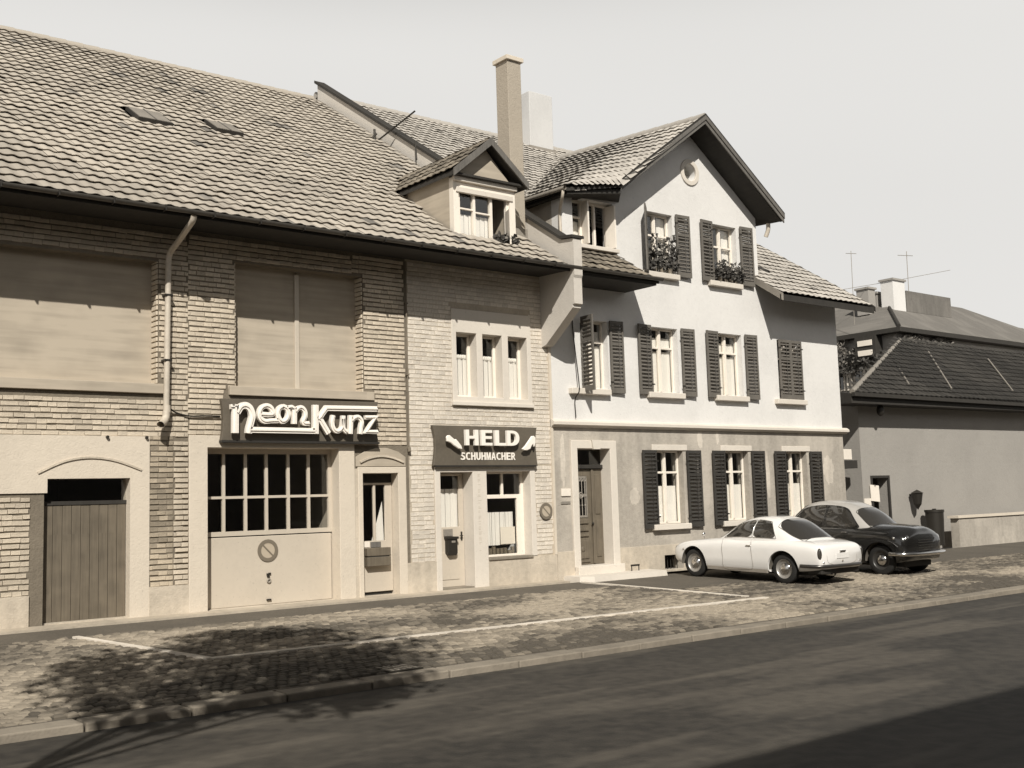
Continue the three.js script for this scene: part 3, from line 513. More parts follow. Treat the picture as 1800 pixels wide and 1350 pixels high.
part('ground_wall', slab(quad(15.62, 0, 26.02, 3.28), -0.34, 0, Object.values(gw).map((h) => quad(...h))), M.greyRender, house);
part('base_course', slab([[17.43, 0.0], [26.05, 0], [26.05, 0.62], [17.43, 0.62]], 0, 0.03, [quad(18.86, 0.06, 19.50, 0.38)], 0.006), M.plinth, house);
part('base_course', slab(quad(15.63, 0, 16.10, 0.62), 0, 0.03, [], 0.006), M.plinth, house);
part('string_course', merge([prismX([[-0.3, 3.26], [0.05, 3.27], [0.07, 3.30], [0.13, 3.32], [0.13, 3.38], [0.06, 3.43], [-0.3, 3.46]], 15.56, 26.16)]), M.stone, house);
part('side_wall', box(25.7, 0, -11, 26.02, 7.1, -0.34), M.whitewash, house);
part('side_wall', box(15.64, 0, -11, 15.9, 6.9, -0.34), M.whitewash, house);
part('rear_wall', box(15.64, 0, -21, 26.02, 6.5, -20.7), M.whitewash, house);
part('inner_wall', box(15.9, 0, -5.2, 25.7, 6.5, -5.0), M.roomWall, house);
part('inner_wall', box(16.3, 6.6, -3.4, 22.5, 8.9, -3.2), M.roomWall, house);
part('floor', box(15.9, 0.42, -5.0, 25.7, 0.6, -0.6), M.roomFloor, house);
part('cellar_wall', box(15.9, -0.3, -2.2, 25.7, 0.42, -2.0), M.roomWall, house);
part('floor', box(15.9, 3.1, -5.0, 25.7, 3.5, -0.35), M.roomFloor, house);
part('floor', box(15.9, 6.3, -5.0, 25.7, 6.58, -0.35), M.roomFloor, house);
for (const x of [17.7, 20.3, 22.6]) part('partition', box(x, 0.24, -5.0, x + 0.12, 6.3, -0.35), M.roomWall, house);
part('dormer_cheek', prismX([[-0.34, 6.6], [-0.34, 8.55], [-3.0, 8.55], [-3.0, 6.6]], 16.10, 16.3), M.greyRender, house);
part('gable_cheek', prismX([[-0.34, 6.6], [-0.34, 8.75], [-4.2, 8.75], [-4.2, 6.6]], 22.5, 22.80), M.whitewash, house);
{ // oculus
  const o = sub('round_window', house);
  part('frame', slab(circle(20.35, 9.63, 0.33, 32), -0.02, 0.035, [circle(20.35, 9.63, 0.215, 32)], 0.008), M.stone, o);
  part('pane', new THREE.CylinderGeometry(0.225, 0.225, 0.004, 28).rotateX(Math.PI / 2).translate(20.35, 9.63, -0.2), M.glass, o);
  part('glazing_bar', merge([box(20.34, 9.41, -0.215, 20.36, 9.85, -0.185), box(20.13, 9.62, -0.213, 20.57, 9.64, -0.187)]), M.bargeWood, o);
}
function curtain(x0, x1, y0, y1, z, parent, name = 'curtain') { const c = [], n = Math.max(4, Math.round((x1 - x0) / 0.04)), w = (x1 - x0) / n; for (let i = 0; i < n; i++) { const o = 0.004 * Math.sin(i * 1.7 + x0 * 9) + 0.003 * Math.sin(i * 0.7); c.push(box(x0 + i * w, y0, z + o, x0 + (i + 1) * w + 0.001, y1, z + o + 0.008)); } return part(name, merge(c), M.curtain, parent); }
function houseWindow([x0, y0, x1, y1], style, o = {}) {
  const w = sub('window', house), z0 = -0.22, z1 = -0.16, xm = (x0 + x1) / 2, tr = y1 - (y1 - y0) * (o.tr ?? 0.30), f = 0.045;
  part('window_frame', merge([slab(quad(x0, y0, x1, y1), z0, z1, [quad(x0 + f, y0 + f, xm - 0.04, tr - 0.025), quad(xm + 0.04, y0 + f, x1 - f, tr - 0.025), quad(x0 + f, tr + 0.025, xm - 0.04, y1 - f), quad(xm + 0.04, tr + 0.025, x1 - f, y1 - f)], 0.005), rbox(xm - 0.03, y0 + f, z1, xm + 0.03, y1 - f, z1 + 0.022, 0.006)]), M.whitePaint, w);
  for (const [a, b] of [[x0 + f, xm - 0.04], [xm + 0.04, x1 - f]]) { pane('pane', a, y0 + f, b, tr - 0.025, z0 + 0.03, w); pane('pane', a, tr + 0.025, b, y1 - f, z0 + 0.03, w); }
  if (style === 'full') { curtain(x0 + 0.03, x1 - 0.03, y0 + 0.03, y0 + (tr - y0) * 0.93, z0 - 0.05, w); curtain(x0 + 0.03, x1 - 0.03, tr - 0.01, y1 - (y1 - tr) * 0.45, z0 - 0.05, w); }
  if (style === 'half') curtain(x0 + 0.03, x1 - 0.03, y0 + 0.03, y0 + (tr - y0) * 0.74, z0 - 0.05, w);
  if (style === 'side') { curtain(x0 + 0.03, x0 + 0.2, y0 + 0.03, y1 - 0.05, z0 - 0.05, w); curtain(x1 - 0.28, x1 - 0.03, y0 + 0.03, y1 - 0.05, z0 - 0.05, w); }
  const s0 = o.sill ?? [x0 - 0.20, x1 + 0.07];
  part('sill', rbox(s0[0], y0 - 0.13, -0.12, s0[1], y0, 0.13, 0.015), M.stone, w);
  if (o.lintel) part('lintel', rbox(x0 - 0.09, y1 - 0.003, -0.12, x1 + 0.13, y1 + 0.13, 0.028, 0.01), M.stone, w);
  return w;
}
// a louvred shutter hung at a hinge line; dir -1 hangs to the left, +1 to the right; open angle 0 = flat on the wall
function shutter(hx, y0, y1, w, dir, angle, m, n) {
  const s = new THREE.Group(); s.name = 'shutter'; house.add(s); ORIGIN.set(s, [0, 0, 0]);
  s.position.set(hx - ORIGIN.get(house)[0], (y0 + y1) / 2, 0.035); s.rotation.y = -dir * angle;
  const h = (y1 - y0) / 2, st = 0.05, a = dir > 0 ? 0.005 : -w - 0.0, b = dir > 0 ? w : -0.005, mid = h - (y1 - y0) * 0.32;
  part('shutter_frame', merge([rbox(a, -h, 0, a + st, h, 0.042, 0.004), rbox(b - st, -h, 0, b, h, 0.042, 0.004), box(a + st, h - 0.075, 0.002, b - st, h - 0.002, 0.040), box(a + st, -h + 0.002, 0.002, b - st, -h + 0.12, 0.040), box(a + st, mid - 0.035, 0.002, b - st, mid + 0.035, 0.040)]), m, s);
  for (const [lo, hi] of [[-h + 0.12, mid - 0.035], [mid + 0.035, h - 0.075]]) {
    const k = Math.max(2, Math.round((hi - lo) / 0.088)), p = (hi - lo) / k;
    for (let i = 0; i < k; i++) { const g = new THREE.BoxGeometry(b - a - 2 * st, 0.012, 0.062).rotateX(0.78).translate((a + b) / 2, lo + (i + 0.5) * p, 0.02); part('slat', g, m, s); }
  }
  part('control_rod', box((a + b) / 2 + 0.04, -h + 0.14, 0.043, (a + b) / 2 + 0.053, h - 0.09, 0.05), m, s);
  part('hinge', merge([box(dir > 0 ? -0.04 : -0.06, -h * 0.72, 0.038, dir > 0 ? 0.06 : 0.04, -h * 0.72 + 0.03, 0.048), box(dir > 0 ? -0.04 : -0.06, h * 0.7, 0.038, dir > 0 ? 0.06 : 0.04, h * 0.7 + 0.03, 0.048)]), M.iron, s);
}
for (const k of ['w1', 'w2', 'w3']) { const [x0, y0, x1, y1] = gw[k]; houseWindow(gw[k], 'half', { lintel: true }); shutter(x0 + 0.0, y0 - 0.09, y1, 0.47, -1, 0.05, M.darkShutter); shutter(x1 + 0.07, y0 - 0.09, y1, 0.47, 1, 0.05, M.darkShutter); }
for (const k of ['m1', 'm2']) { const [x0, y0, x1, y1] = hw[k]; houseWindow(hw[k], 'full'); shutter(x0 - 0.01, y0 - 0.06, y1 + 0.02, 0.45, -1, 0.06, M.shutterPaint); shutter(x1 + 0.07, y0 - 0.06, y1 + 0.02, 0.44, 1, 0.06, M.shutterPaint); }
houseWindow(hw.m0, 'full', { sill: [16.12, 17.30] }); shutter(C0[0] - 0.02, 4.06, 5.72, 0.44, -1, 1.45, M.shutterPaint); shutter(C0[1] + 0.02, 4.06, 5.70, 0.40, 1, 0.05, M.shutterPaint);
houseWindow(hw.m3, 'half', { sill: [23.18, 24.40] }); shutter(C3[0] + 0.0, 4.14, 5.69, 0.47, 1, -0.001, M.shutterPaint); shutter(C3[1], 4.14, 5.69, 0.468, -1, -0.001, M.shutterPaint);
houseWindow(hw.g1, 'side', { sill: [18.50, 19.72], tr: 0.36 }); shutter(C1[0] - 0.01, 6.93, 8.50, 0.46, -1, 0.72, M.shutterPaint); shutter(C1[1] + 0.06, 6.95, 8.48, 0.46, 1, 0.06, M.shutterPaint);
houseWindow(hw.g2, 'side', { sill: [20.82, 22.04], tr: 0.36 }); shutter(C2[0] - 0.02, 6.95, 8.48, 0.45, -1, 0.06, M.shutterPaint); shutter(C2[1] + 0.09, 6.97, 8.50, 0.46, 1, 0.06, M.shutterPaint);
{ // wide top window left of the gable, casements standing open
  const w = sub('window', house), z0 = -0.24;
  part('window_frame', slab(quad(16.42, 7.36, 17.66, 8.44), z0, z0 + 0.07, [quad(16.48, 7.42, 16.80, 8.02), quad(16.48, 8.06, 16.80, 8.38), quad(16.86, 7.42, 17.22, 8.38), quad(17.28, 7.42, 17.60, 8.38)], 0.005), M.whitePaint, w);
  pane('pane', 16.48, 7.42, 16.80, 8.02, z0 + 0.03, w); pane('pane', 16.48, 8.06, 16.80, 8.38, z0 + 0.03, w);
  const leaf = (x, dx, dz) => hull([[x, 7.40, z0 + 0.07], [x + 0.045, 7.40, z0 + 0.07], [x + 0.045 + dx, 7.40, z0 + 0.07 + dz], [x + dx, 7.40, z0 + 0.07 + dz]], [[x, 8.39, z0 + 0.07], [x + 0.045, 8.39, z0 + 0.07], [x + 0.045 + dx, 8.39, z0 + 0.07 + dz], [x + dx, 8.39, z0 + 0.07 + dz]]);
  part('open_casement', leaf(16.84, -0.08, 0.30), M.whitePaint, w); part('open_casement', leaf(17.58, 0.05, 0.26), M.whitePaint, w);
  curtain(16.46, 16.82, 7.40, 7.96, z0 - 0.04, w);
  part('sill', rbox(16.30, 7.27, -0.2, 17.72, 7.36, 0.14, 0.012), M.stone, w);
}
{ // repaired patches in the ground-floor render
  const m = mat('patchRender', W3(0.53, 0.8), 0.95, { map: tPatchy, bumpMap: tBump, bumpScale: 0.01 });
  for (const [x, y, w, h, k] of [[20.27, 3.03, 0.22, 0.46, 1], [15.88, 2.55, 0.16, 1.2, 2], [18.0, 1.75, 0.34, 0.42, 3], [22.75, 2.2, 0.16, 1.3, 4], [25.3, 2.3, 0.5, 0.8, 5], [20.9, 3.1, 0.12, 0.34, 6]]) { const r = mulberry(k), p = []; for (let i = 0; i < 22; i++) { const a = i / 22 * 6.283, f = 0.75 + 0.35 * r(); p.push([x + Math.cos(a) * w / 2 * f, y + Math.sin(a) * h / 2 * f]); } part('render_patch', slab(p, -0.005, 0.003), m, house); }
}
{ // house door: carved leaf, glazed grille, narrow side leaf, transom
  const d = sub('front_door', house), z0 = -0.33, z1 = -0.28;
  part('door_surround', slab([[16.10, 0.2], [16.28, 0.2], [16.28, 2.81], [17.25, 2.81], [17.25, 0.2], [17.45, 0.2], [17.45, 2.99], [16.10, 2.99]], -0.3, 0.045, [], 0.01), M.stone, d);
  part('keystone', hull([[16.72, 2.80, 0.04], [16.92, 2.80, 0.04], [16.92, 2.80, 0.085], [16.72, 2.80, 0.085]], [[16.68, 3.0, 0.04], [16.96, 3.0, 0.04], [16.96, 3.0, 0.085], [16.68, 3.0, 0.085]]), M.stone, d);
  part('leaf', slab(quad(16.28, 0.29, 16.94, 2.38), z0, z1, [quad(16.43, 1.34, 16.79, 2.22)], 0.006), M.doorWood, d);
  part('side_leaf', slab(quad(16.95, 0.29, 17.25, 2.38), z0, z1 + 0.012, [], 0.006), M.doorWood, d);
  part('side_moulding', merge([rbox(17.03, 0.45, z1, 17.17, 1.25, z1 + 0.03, 0.01), rbox(17.03, 1.38, z1, 17.17, 2.26, z1 + 0.03, 0.01), rbox(16.92, 0.3, z1, 16.97, 2.36, z1 + 0.05, 0.015)]), M.doorWood, d);
  part('transom_bar', rbox(16.28, 2.385, z0, 17.25, 2.47, z1 + 0.07, 0.012), M.darkWood, d);
  pane('pane', 16.28, 2.47, 17.25, 2.81, z0 + 0.02, d); pane('pane', 16.43, 1.34, 16.79, 2.22, z0 + 0.02, d);
  const g = [box(16.43, 1.32, z1 - 0.02, 16.79, 1.36, z1 + 0.01), box(16.43, 2.18, z1 - 0.02, 16.79, 2.22, z1 + 0.01), box(16.43, 1.77, z1 - 0.02, 16.79, 1.83, z1 + 0.012), box(16.42, 1.34, z1 - 0.02, 16.44, 2.22, z1 + 0.01), box(16.78, 1.34, z1 - 0.02, 16.80, 2.22, z1 + 0.01)];
  for (let i = 0; i < 4; i++) { const x = 16.48 + i * 0.087; g.push(bar([x, 1.36, z1], [x, 2.2, z1], 0.011)); g.push(new THREE.TorusGeometry(0.036, 0.009, 6, 12).translate(x + 0.0, 2.14, z1), new THREE.SphereGeometry(0.022, 8, 6).translate(x, 1.58, z1)); }
  g.push(new THREE.TorusGeometry(0.06, 0.014, 6, 16).translate(16.61, 1.80, z1 + 0.01));
  part('grille', merge(g), M.zinc, d);
  const p = []; for (const [y, h] of [[1.18, 0.09], [1.02, 0.07], [0.90, 0.05]]) p.push(rbox(16.42, y, z1 - 0.004, 16.80, y + h, z1 + 0.035, 0.012));
  part('moulding', merge([...p, rbox(16.42, 0.42, z1 - 0.004, 16.80, 0.82, z1 + 0.022, 0.02), new THREE.SphereGeometry(0.06, 12, 8).scale(1, 1, 0.4).translate(16.61, 0.63, z1 + 0.025), rbox(16.40, 0.345, z1 - 0.004, 16.82, 0.375, z1 + 0.03, 0.006)]), M.doorWood, d);
  part('door_knob', new THREE.SphereGeometry(0.028, 10, 8).translate(16.90, 1.18, z1 + 0.06), M.iron, d);
  part('threshold', rbox(16.10, 0.0, -0.34, 17.47, 0.285, 0.16, 0.015), M.stone, d);
  part('door_step', hull([[15.75, -0.1, 0.0], [15.75, -0.1, 0.55], [16.0, -0.1, 0.75], [18.2, -0.1, 0.75], [18.35, -0.1, 0.0]], [[15.78, 0.11, 0.0], [15.78, 0.11, 0.53], [16.02, 0.11, 0.72], [18.17, 0.11, 0.72], [18.32, 0.11, 0.0]]), M.stone, d);
}
{ const c = sub('cellar_window', house); part('shaft', box(18.86, 0.03, -0.9, 19.5, 0.055, -0.0), M.roomWall, c); for (let i = 0; i < 5; i++) part('bar', bar([18.97 + i * 0.105, 0.06, -0.1], [18.97 + i * 0.105, 0.38, -0.1], 0.012), M.iron, c); }
part('name_plate', rbox(15.80, 1.79, 0, 16.06, 1.95, 0.03, 0.008), M.whitePaint, house);
part('bell_plate', rbox(15.78, 1.62, 0, 16.05, 1.68, 0.02, 0.008), M.zinc, house);
part('boot_scraper', merge([bar([17.62, 0.10, 0.2], [17.62, 0.24, 0.2], 0.012), bar([17.84, 0.10, 0.2], [17.84, 0.24, 0.2], 0.012), box(17.60, 0.21, 0.19, 17.86, 0.25, 0.21)]), M.iron, house);
part('lightning_cable', tube([[16.28, 6.4, 0.03], [16.28, 5.5, 0.03], [16.29, 4.2, 0.16], [16.29, 4.05, 0.16], [16.28, 3.9, 0.03], [16.28, 3.48, 0.03]], 0.013, 40, 6), M.iron, house);
// ---- main roof, seen left and right of the gable
const ZH = -9.9;
const roofH = part('roof', merge([
  hull([[15.66, 6.45, 1.02], [17.98, 6.45, 1.02], [17.98, EAVE(-0.02) - 0.15, -0.02], [15.66, EAVE(-0.02) - 0.15, -0.02]], [[15.66, 6.52, 1.02], [17.98, 6.52, 1.02], [17.98, EAVE(-0.02) - 0.03, -0.02], [15.66, EAVE(-0.02) - 0.03, -0.02]]),
  hull([[22.62, 6.60, 0.80], [26.62, 6.60, 0.80], [26.62, EAVE(0) - 0.15, 0.0], [22.62, EAVE(0) - 0.15, 0.0]], [[22.62, 6.67, 0.80], [26.62, 6.67, 0.80], [26.62, EAVE(0) - 0.03, 0.0], [22.62, EAVE(0) - 0.03, 0.0]]),
  hull([[22.8, EAVE(-0.01) - 0.15, -0.01], [26.62, EAVE(-0.01) - 0.15, -0.01], [26.62, EAVE(ZH) - 0.15, ZH], [22.8, EAVE(ZH) - 0.15, ZH]], [[22.8, EAVE(-0.01) - 0.03, -0.01], [26.62, EAVE(-0.01) - 0.03, -0.01], [26.62, EAVE(ZH) - 0.03, ZH], [22.8, EAVE(ZH) - 0.03, ZH]]),
  hull([[15.66, EAVE(-1.8) - 0.15, -1.8], [22.8, EAVE(-1.8) - 0.15, -1.8], [22.8, EAVE(ZH) - 0.15, ZH], [15.66, EAVE(ZH) - 0.15, ZH]], [[15.66, EAVE(-1.8) - 0.03, -1.8], [22.8, EAVE(-1.8) - 0.03, -1.8], [22.8, EAVE(ZH) - 0.03, ZH], [15.66, EAVE(ZH) - 0.03, ZH]]),
  hull([[15.66, EAVE(ZH) - 0.15, ZH - 0.01], [26.62, EAVE(ZH) - 0.15, ZH - 0.01], [26.62, 6.3, -21], [15.66, 6.3, -21]], [[15.66, EAVE(ZH) - 0.02, ZH - 0.01], [26.62, EAVE(ZH) - 0.02, ZH - 0.01], [26.62, 6.45, -21], [15.66, 6.45, -21]]),
]), M.darkWood, house);
{ const gb = (x) => x > 15.95 && x < 22.9;
  tiles(roofH, (s, t) => [15.68 + s, 6.535 + SIN * t, 1.06 - COS * t], 2.3, 1.2, null, 'front_tile_field', null, 16, 0.232, 0.335, oldTiles());
  tiles(roofH, (s, t) => [22.64 + s, 6.69 + SIN * t - (t > 0.9 ? 0 : 0.0), 0.84 - COS * t], 3.98, (0.84 - ZH) / COS, null, 'right_tile_field', (s, t) => 0.84 - COS * t > -0.05 || 22.64 + s > 22.9, 104, 0.232, 0.335, greyTileTones);
  tiles(roofH, (s, t) => [15.72 + s, EAVE(-1.8) + SIN * t, -1.8 - COS * t], 7.2, (-1.8 - ZH) / COS, null, 'rear_tile_field', null, 50, 0.232, 0.335, greyTileTones);
  const g = []; for (let x = 15.7; x < 26.5; x += 0.4) g.push(new THREE.CylinderGeometry(0.11, 0.125, 0.42, 10).rotateZ(Math.PI / 2).translate(x, EAVE(ZH) + 0.0, ZH)); part('ridge_tiles', merge(g), greyTileTones[1], roofH).userData.kind = 'stuff';
}
part('eaves_board', box(15.66, 6.44, 1.003, 18.02, 6.52, 1.03), M.darkWood, house); part('soffit', box(15.66, 6.40, 0.0, 17.96, 6.448, 1.0), M.darkWood, house);
part('eaves_box', box(22.6, 6.52, 0.80, 26.62, 6.68, 0.83), M.darkWood, house);
part('verge_board', prismX([[0.86, 6.56], [0.86, 6.70], [ZH, EAVE(ZH) + 0.06], [ZH, EAVE(ZH) - 0.16]], 26.62, 26.66), M.darkWood, house);
part('flashing', merge([hull([[22.60, EAVE(0) - 0.12, 0.0], [22.66, EAVE(0) - 0.12, 0.0], [22.66, 6.52, 0.86], [22.60, 6.52, 0.86]], [[22.60, EAVE(0) + 0.05, 0.0], [22.66, EAVE(0) + 0.05, 0.0], [22.66, 6.70, 0.86], [22.60, 6.70, 0.86]])]), M.zinc, house);
part('gutter', prismX(Array.from({ length: 9 }, (_, i) => { const a = Math.PI + i / 8 * Math.PI; return [1.10 + 0.062 * Math.cos(a), 6.545 + 0.062 * Math.sin(a)]; }), 15.62, 18.05), M.oldZinc, house);
// ---- the gable roof: ruled surface from the ridge down to the left eave, plane on the right
{
  const zo = 0.63, A = [GX, 10.83, zo], Ab = [GX, 11.20, -4.6], P = [17.36, 8.74, zo], Kc = [15.92, 8.50, 0.38], Q = [15.78, 8.48, -1.05], Rr = [23.16, 8.76, zo], Rb = [23.12, 9.05, -4.6];
  const mixp = (a, b, t) => [0, 1, 2].map((k) => a[k] + (b[k] - a[k]) * t), dn = (p, d) => [p[0], p[1] - d, p[2]];
  const low = (k) => (k < 0.5 ? mixp(P, Kc, k / 0.5) : mixp(Kc, Q, (k - 0.5) / 0.5));
  const r = sub('gable_roof', house);
  const N = 10, under = [];
  for (let i = 0; i < N; i++) { const a = low(i / N), b = low((i + 1) / N), c = mixp(A, Ab, (i + 1) / N), d = mixp(A, Ab, i / N); under.push(hull([dn(a, 0.10), dn(b, 0.10), dn(c, 0.10), dn(d, 0.10)], [dn(a, 0.03), dn(b, 0.03), dn(c, 0.03), dn(d, 0.03)])); }
  under.push(hull([dn(Rr, 0.10), dn(Rb, 0.10), dn(Ab, 0.10), dn(A, 0.10)], [dn(Rr, 0.03), dn(Rb, 0.03), dn(Ab, 0.03), dn(A, 0.03)]));
  part('roof_boarding', merge(under), M.darkWood, r);
  const Wl = 4.9, Ll = 3.75;
  tiles(r, (s, t) => { const k = s / Wl; return mixp(low(k), mixp(A, Ab, k), t / Ll); }, Wl * 1.0, Ll - 0.2, null, 'left_tile_field', null, 130, 0.232, 0.31, greyTileTones);
  tiles(r, (s, t) => { const k = s / 5.2; return mixp(mixp(Rr, Rb, k), mixp(A, Ab, k), t / 3.55); }, 5.2, 3.4, null, 'gable_right_tile_field', null, 0, 0.232, 0.31, greyTileTones);
  const rt = []; for (let i = 0; i < 13; i++) { const p = mixp(A, Ab, i / 13); rt.push(new THREE.CylinderGeometry(0.10, 0.115, 0.42, 10).rotateX(Math.PI / 2).translate(p[0], p[1] + 0.02, p[2] - 0.2)); } part('ridge_tiles', merge(rt), greyTileTones[0], r).userData.kind = 'stuff';
  const barge = (B, o, u, d, z) => hull([[A[0], A[1] - d, z], [B[0], B[1] - d, z], [B[0], B[1] - d, z + o], [A[0], A[1] - d, z + o]], [[A[0], A[1] + u, z], [B[0], B[1] + u, z], [B[0], B[1] + u, z + o], [A[0], A[1] + u, z + o]]);
  part('barge_board', barge(P, 0.035, 0.06, 0.05, zo + 0.002), M.bargeWood, r); part('barge_board', barge(Rr, 0.035, 0.06, 0.05, zo + 0.0025), M.bargeWood, r);
  part('barge_board', barge(P, 0.03, -0.03, 0.15, zo - 0.02), M.bargeWood, r); part('barge_board', barge(Rr, 0.03, -0.03, 0.15, zo - 0.0195), M.bargeWood, r);
  part('verge_cap', merge([barge(P, 0.05, 0.10, -0.055, zo - 0.012), barge(Rr, 0.05, 0.10, -0.055, zo - 0.0125)]), M.iron, r);
  part('soffit_board', merge([hull([[17.75, gl(17.75) - 0.02, 0], [GX, GA + 0.0, 0], [GX, GA + 0.04, zo - 0.03], [17.42, P[1] - 0.13, zo - 0.03]], [[17.75, gl(17.75) + 0.01, 0], [GX, GA + 0.03, 0], [GX, GA + 0.07, zo - 0.03], [17.42, P[1] - 0.10, zo - 0.03]]), hull([[22.8, gl(22.8) - 0.02, 0], [GX, GA, 0], [GX, GA + 0.04, zo - 0.03], [23.10, Rr[1] - 0.13, zo - 0.03]], [[22.8, gl(22.8) + 0.01, 0], [GX, GA + 0.03, 0], [GX, GA + 0.07, zo - 0.03], [23.10, Rr[1] - 0.10, zo - 0.03]])]), M.darkWood, r);
  part('eaves_soffit', hull([[15.86, 8.34, -1.0], [15.98, 8.35, 0.34], [17.4, 8.52, 0.56], [17.9, 8.52, -0.02], [16.2, 8.36, -1.2]], [[15.86, 8.40, -1.0], [15.98, 8.42, 0.34], [17.4, 8.62, 0.56], [17.9, 8.62, -0.02], [16.2, 8.46, -1.2]]), M.darkWood, r);
  part('gutter', tube([[15.74, 8.44, -1.15], [15.80, 8.45, -0.3], [15.87, 8.46, 0.40]], 0.05, 10, 8), M.zinc, r);
  part('downpipe', tube([[15.87, 8.44, 0.34], [15.88, 8.30, 0.30], [15.98, 8.16, 0.12], [16.07, 8.05, -0.02], [16.07, 7.55, -0.02]], 0.035, 24, 8), M.palePipe, r); part('downpipe', tube([[23.0, 8.66, 0.25], [23.02, 8.50, 0.22], [23.0, 8.32, 0.15]], 0.055, 14, 8), M.palePipe, r);
}
{ // big pale chimney on the main ridge, smaller one behind
  const c = sub('chimney', house);
  part('stack', rbox(23.05, 12.2, -9.9, 24.05, 15.2, -9.2, 0.02), mat('paleChimney', W3(0.52, 0.1), 0.9, { map: tPlaster }), c);
  part('flashing', box(22.95, 12.7, -9.95, 24.15, 13.32, -9.12), M.zinc, c);
}

// ------------------------------------------------------------------ signs and small things on the walls
{
  const t = thing('neon_sign', 'long dark sign board with large white script letters over the garage door', 'sign', [9.63, 3.24, 0]);
  part('board', slab([[8.06, 2.88], [11.19, 2.90], [11.165, 3.08], [11.15, 3.28], [11.165, 3.48], [11.20, 3.65], [8.06, 3.61], [8.09, 3.42], [8.10, 3.24], [8.09, 3.06]], 0.024, 0.12, [], 0.006), M.signBoard, t);
  part('lower_rail', box(8.06, 2.855, 0.02, 11.20, 2.895, 0.15), M.signDark, t);
  const z = [0.195, 0.26], rb = (p, w = 0.115, sm = true) => [ribbon(p, w, z[0], z[1], sm), ribbon(p, w * 0.28, z[1], z[1] + 0.022, sm)];
  const L = (name, list) => { const m = part(name, merge(list.flatMap((q) => [q[0], q[1]])), M.letterPaint, t); };
  L('letter_n', [rb([[8.17, 3.46], [8.27, 3.465]], 0.08), rb([[8.26, 3.5], [8.255, 3.01]]), rb([[8.29, 3.36], [8.36, 3.465], [8.45, 3.49], [8.53, 3.44], [8.57, 3.32], [8.54, 3.19], [8.51, 3.09], [8.50, 3.01]]), rb([[8.52, 3.07], [9.80, 3.07]], 0.10)]);
  L('letter_e', [rb([[8.74, 3.345], [8.94, 3.345], [8.95, 3.42], [8.90, 3.48], [8.82, 3.495], [8.74, 3.45], [8.705, 3.36], [8.73, 3.27], [8.81, 3.225], [8.92, 3.235], [9.06, 3.24]], 0.085)]);
  L('letter_o', [rb([[9.15, 3.495], [9.08, 3.45], [9.055, 3.36], [9.09, 3.26], [9.16, 3.23], [9.23, 3.28], [9.26, 3.37], [9.23, 3.46], [9.15, 3.497]], 0.085)]);
  L('letter_n', [rb([[9.24, 3.47], [9.32, 3.49], [9.38, 3.45]], 0.07), rb([[9.38, 3.48], [9.375, 3.19]], 0.09), rb([[9.40, 3.41], [9.46, 3.475], [9.53, 3.48], [9.585, 3.42], [9.59, 3.33], [9.55, 3.24], [9.58, 3.205], [9.67, 3.205]], 0.08)]);
  L('letter_k', [rb([[9.80, 3.54], [9.795, 3.02]]), rb([[9.86, 3.28], [9.93, 3.38], [10.02, 3.49], [11.09, 3.505]], 0.10, false), rb([[9.88, 3.30], [10.06, 3.03]], 0.10)]);
  L('letter_u', [rb([[10.16, 3.36], [10.135, 3.23], [10.17, 3.11], [10.25, 3.075], [10.33, 3.13], [10.36, 3.25], [10.37, 3.36]], 0.08), rb([[10.37, 3.30], [10.37, 3.13], [10.44, 3.06]], 0.075)]);
  L('letter_n', [rb([[10.53, 3.37], [10.51, 3.03]], 0.09), rb([[10.54, 3.27], [10.62, 3.335], [10.70, 3.335], [10.755, 3.26], [10.735, 3.15], [10.72, 3.03]], 0.08)]);
  L('letter_z', [rb([[10.83, 3.34], [11.06, 3.35], [10.85, 3.075], [11.10, 3.075]], 0.075, false)]);
}
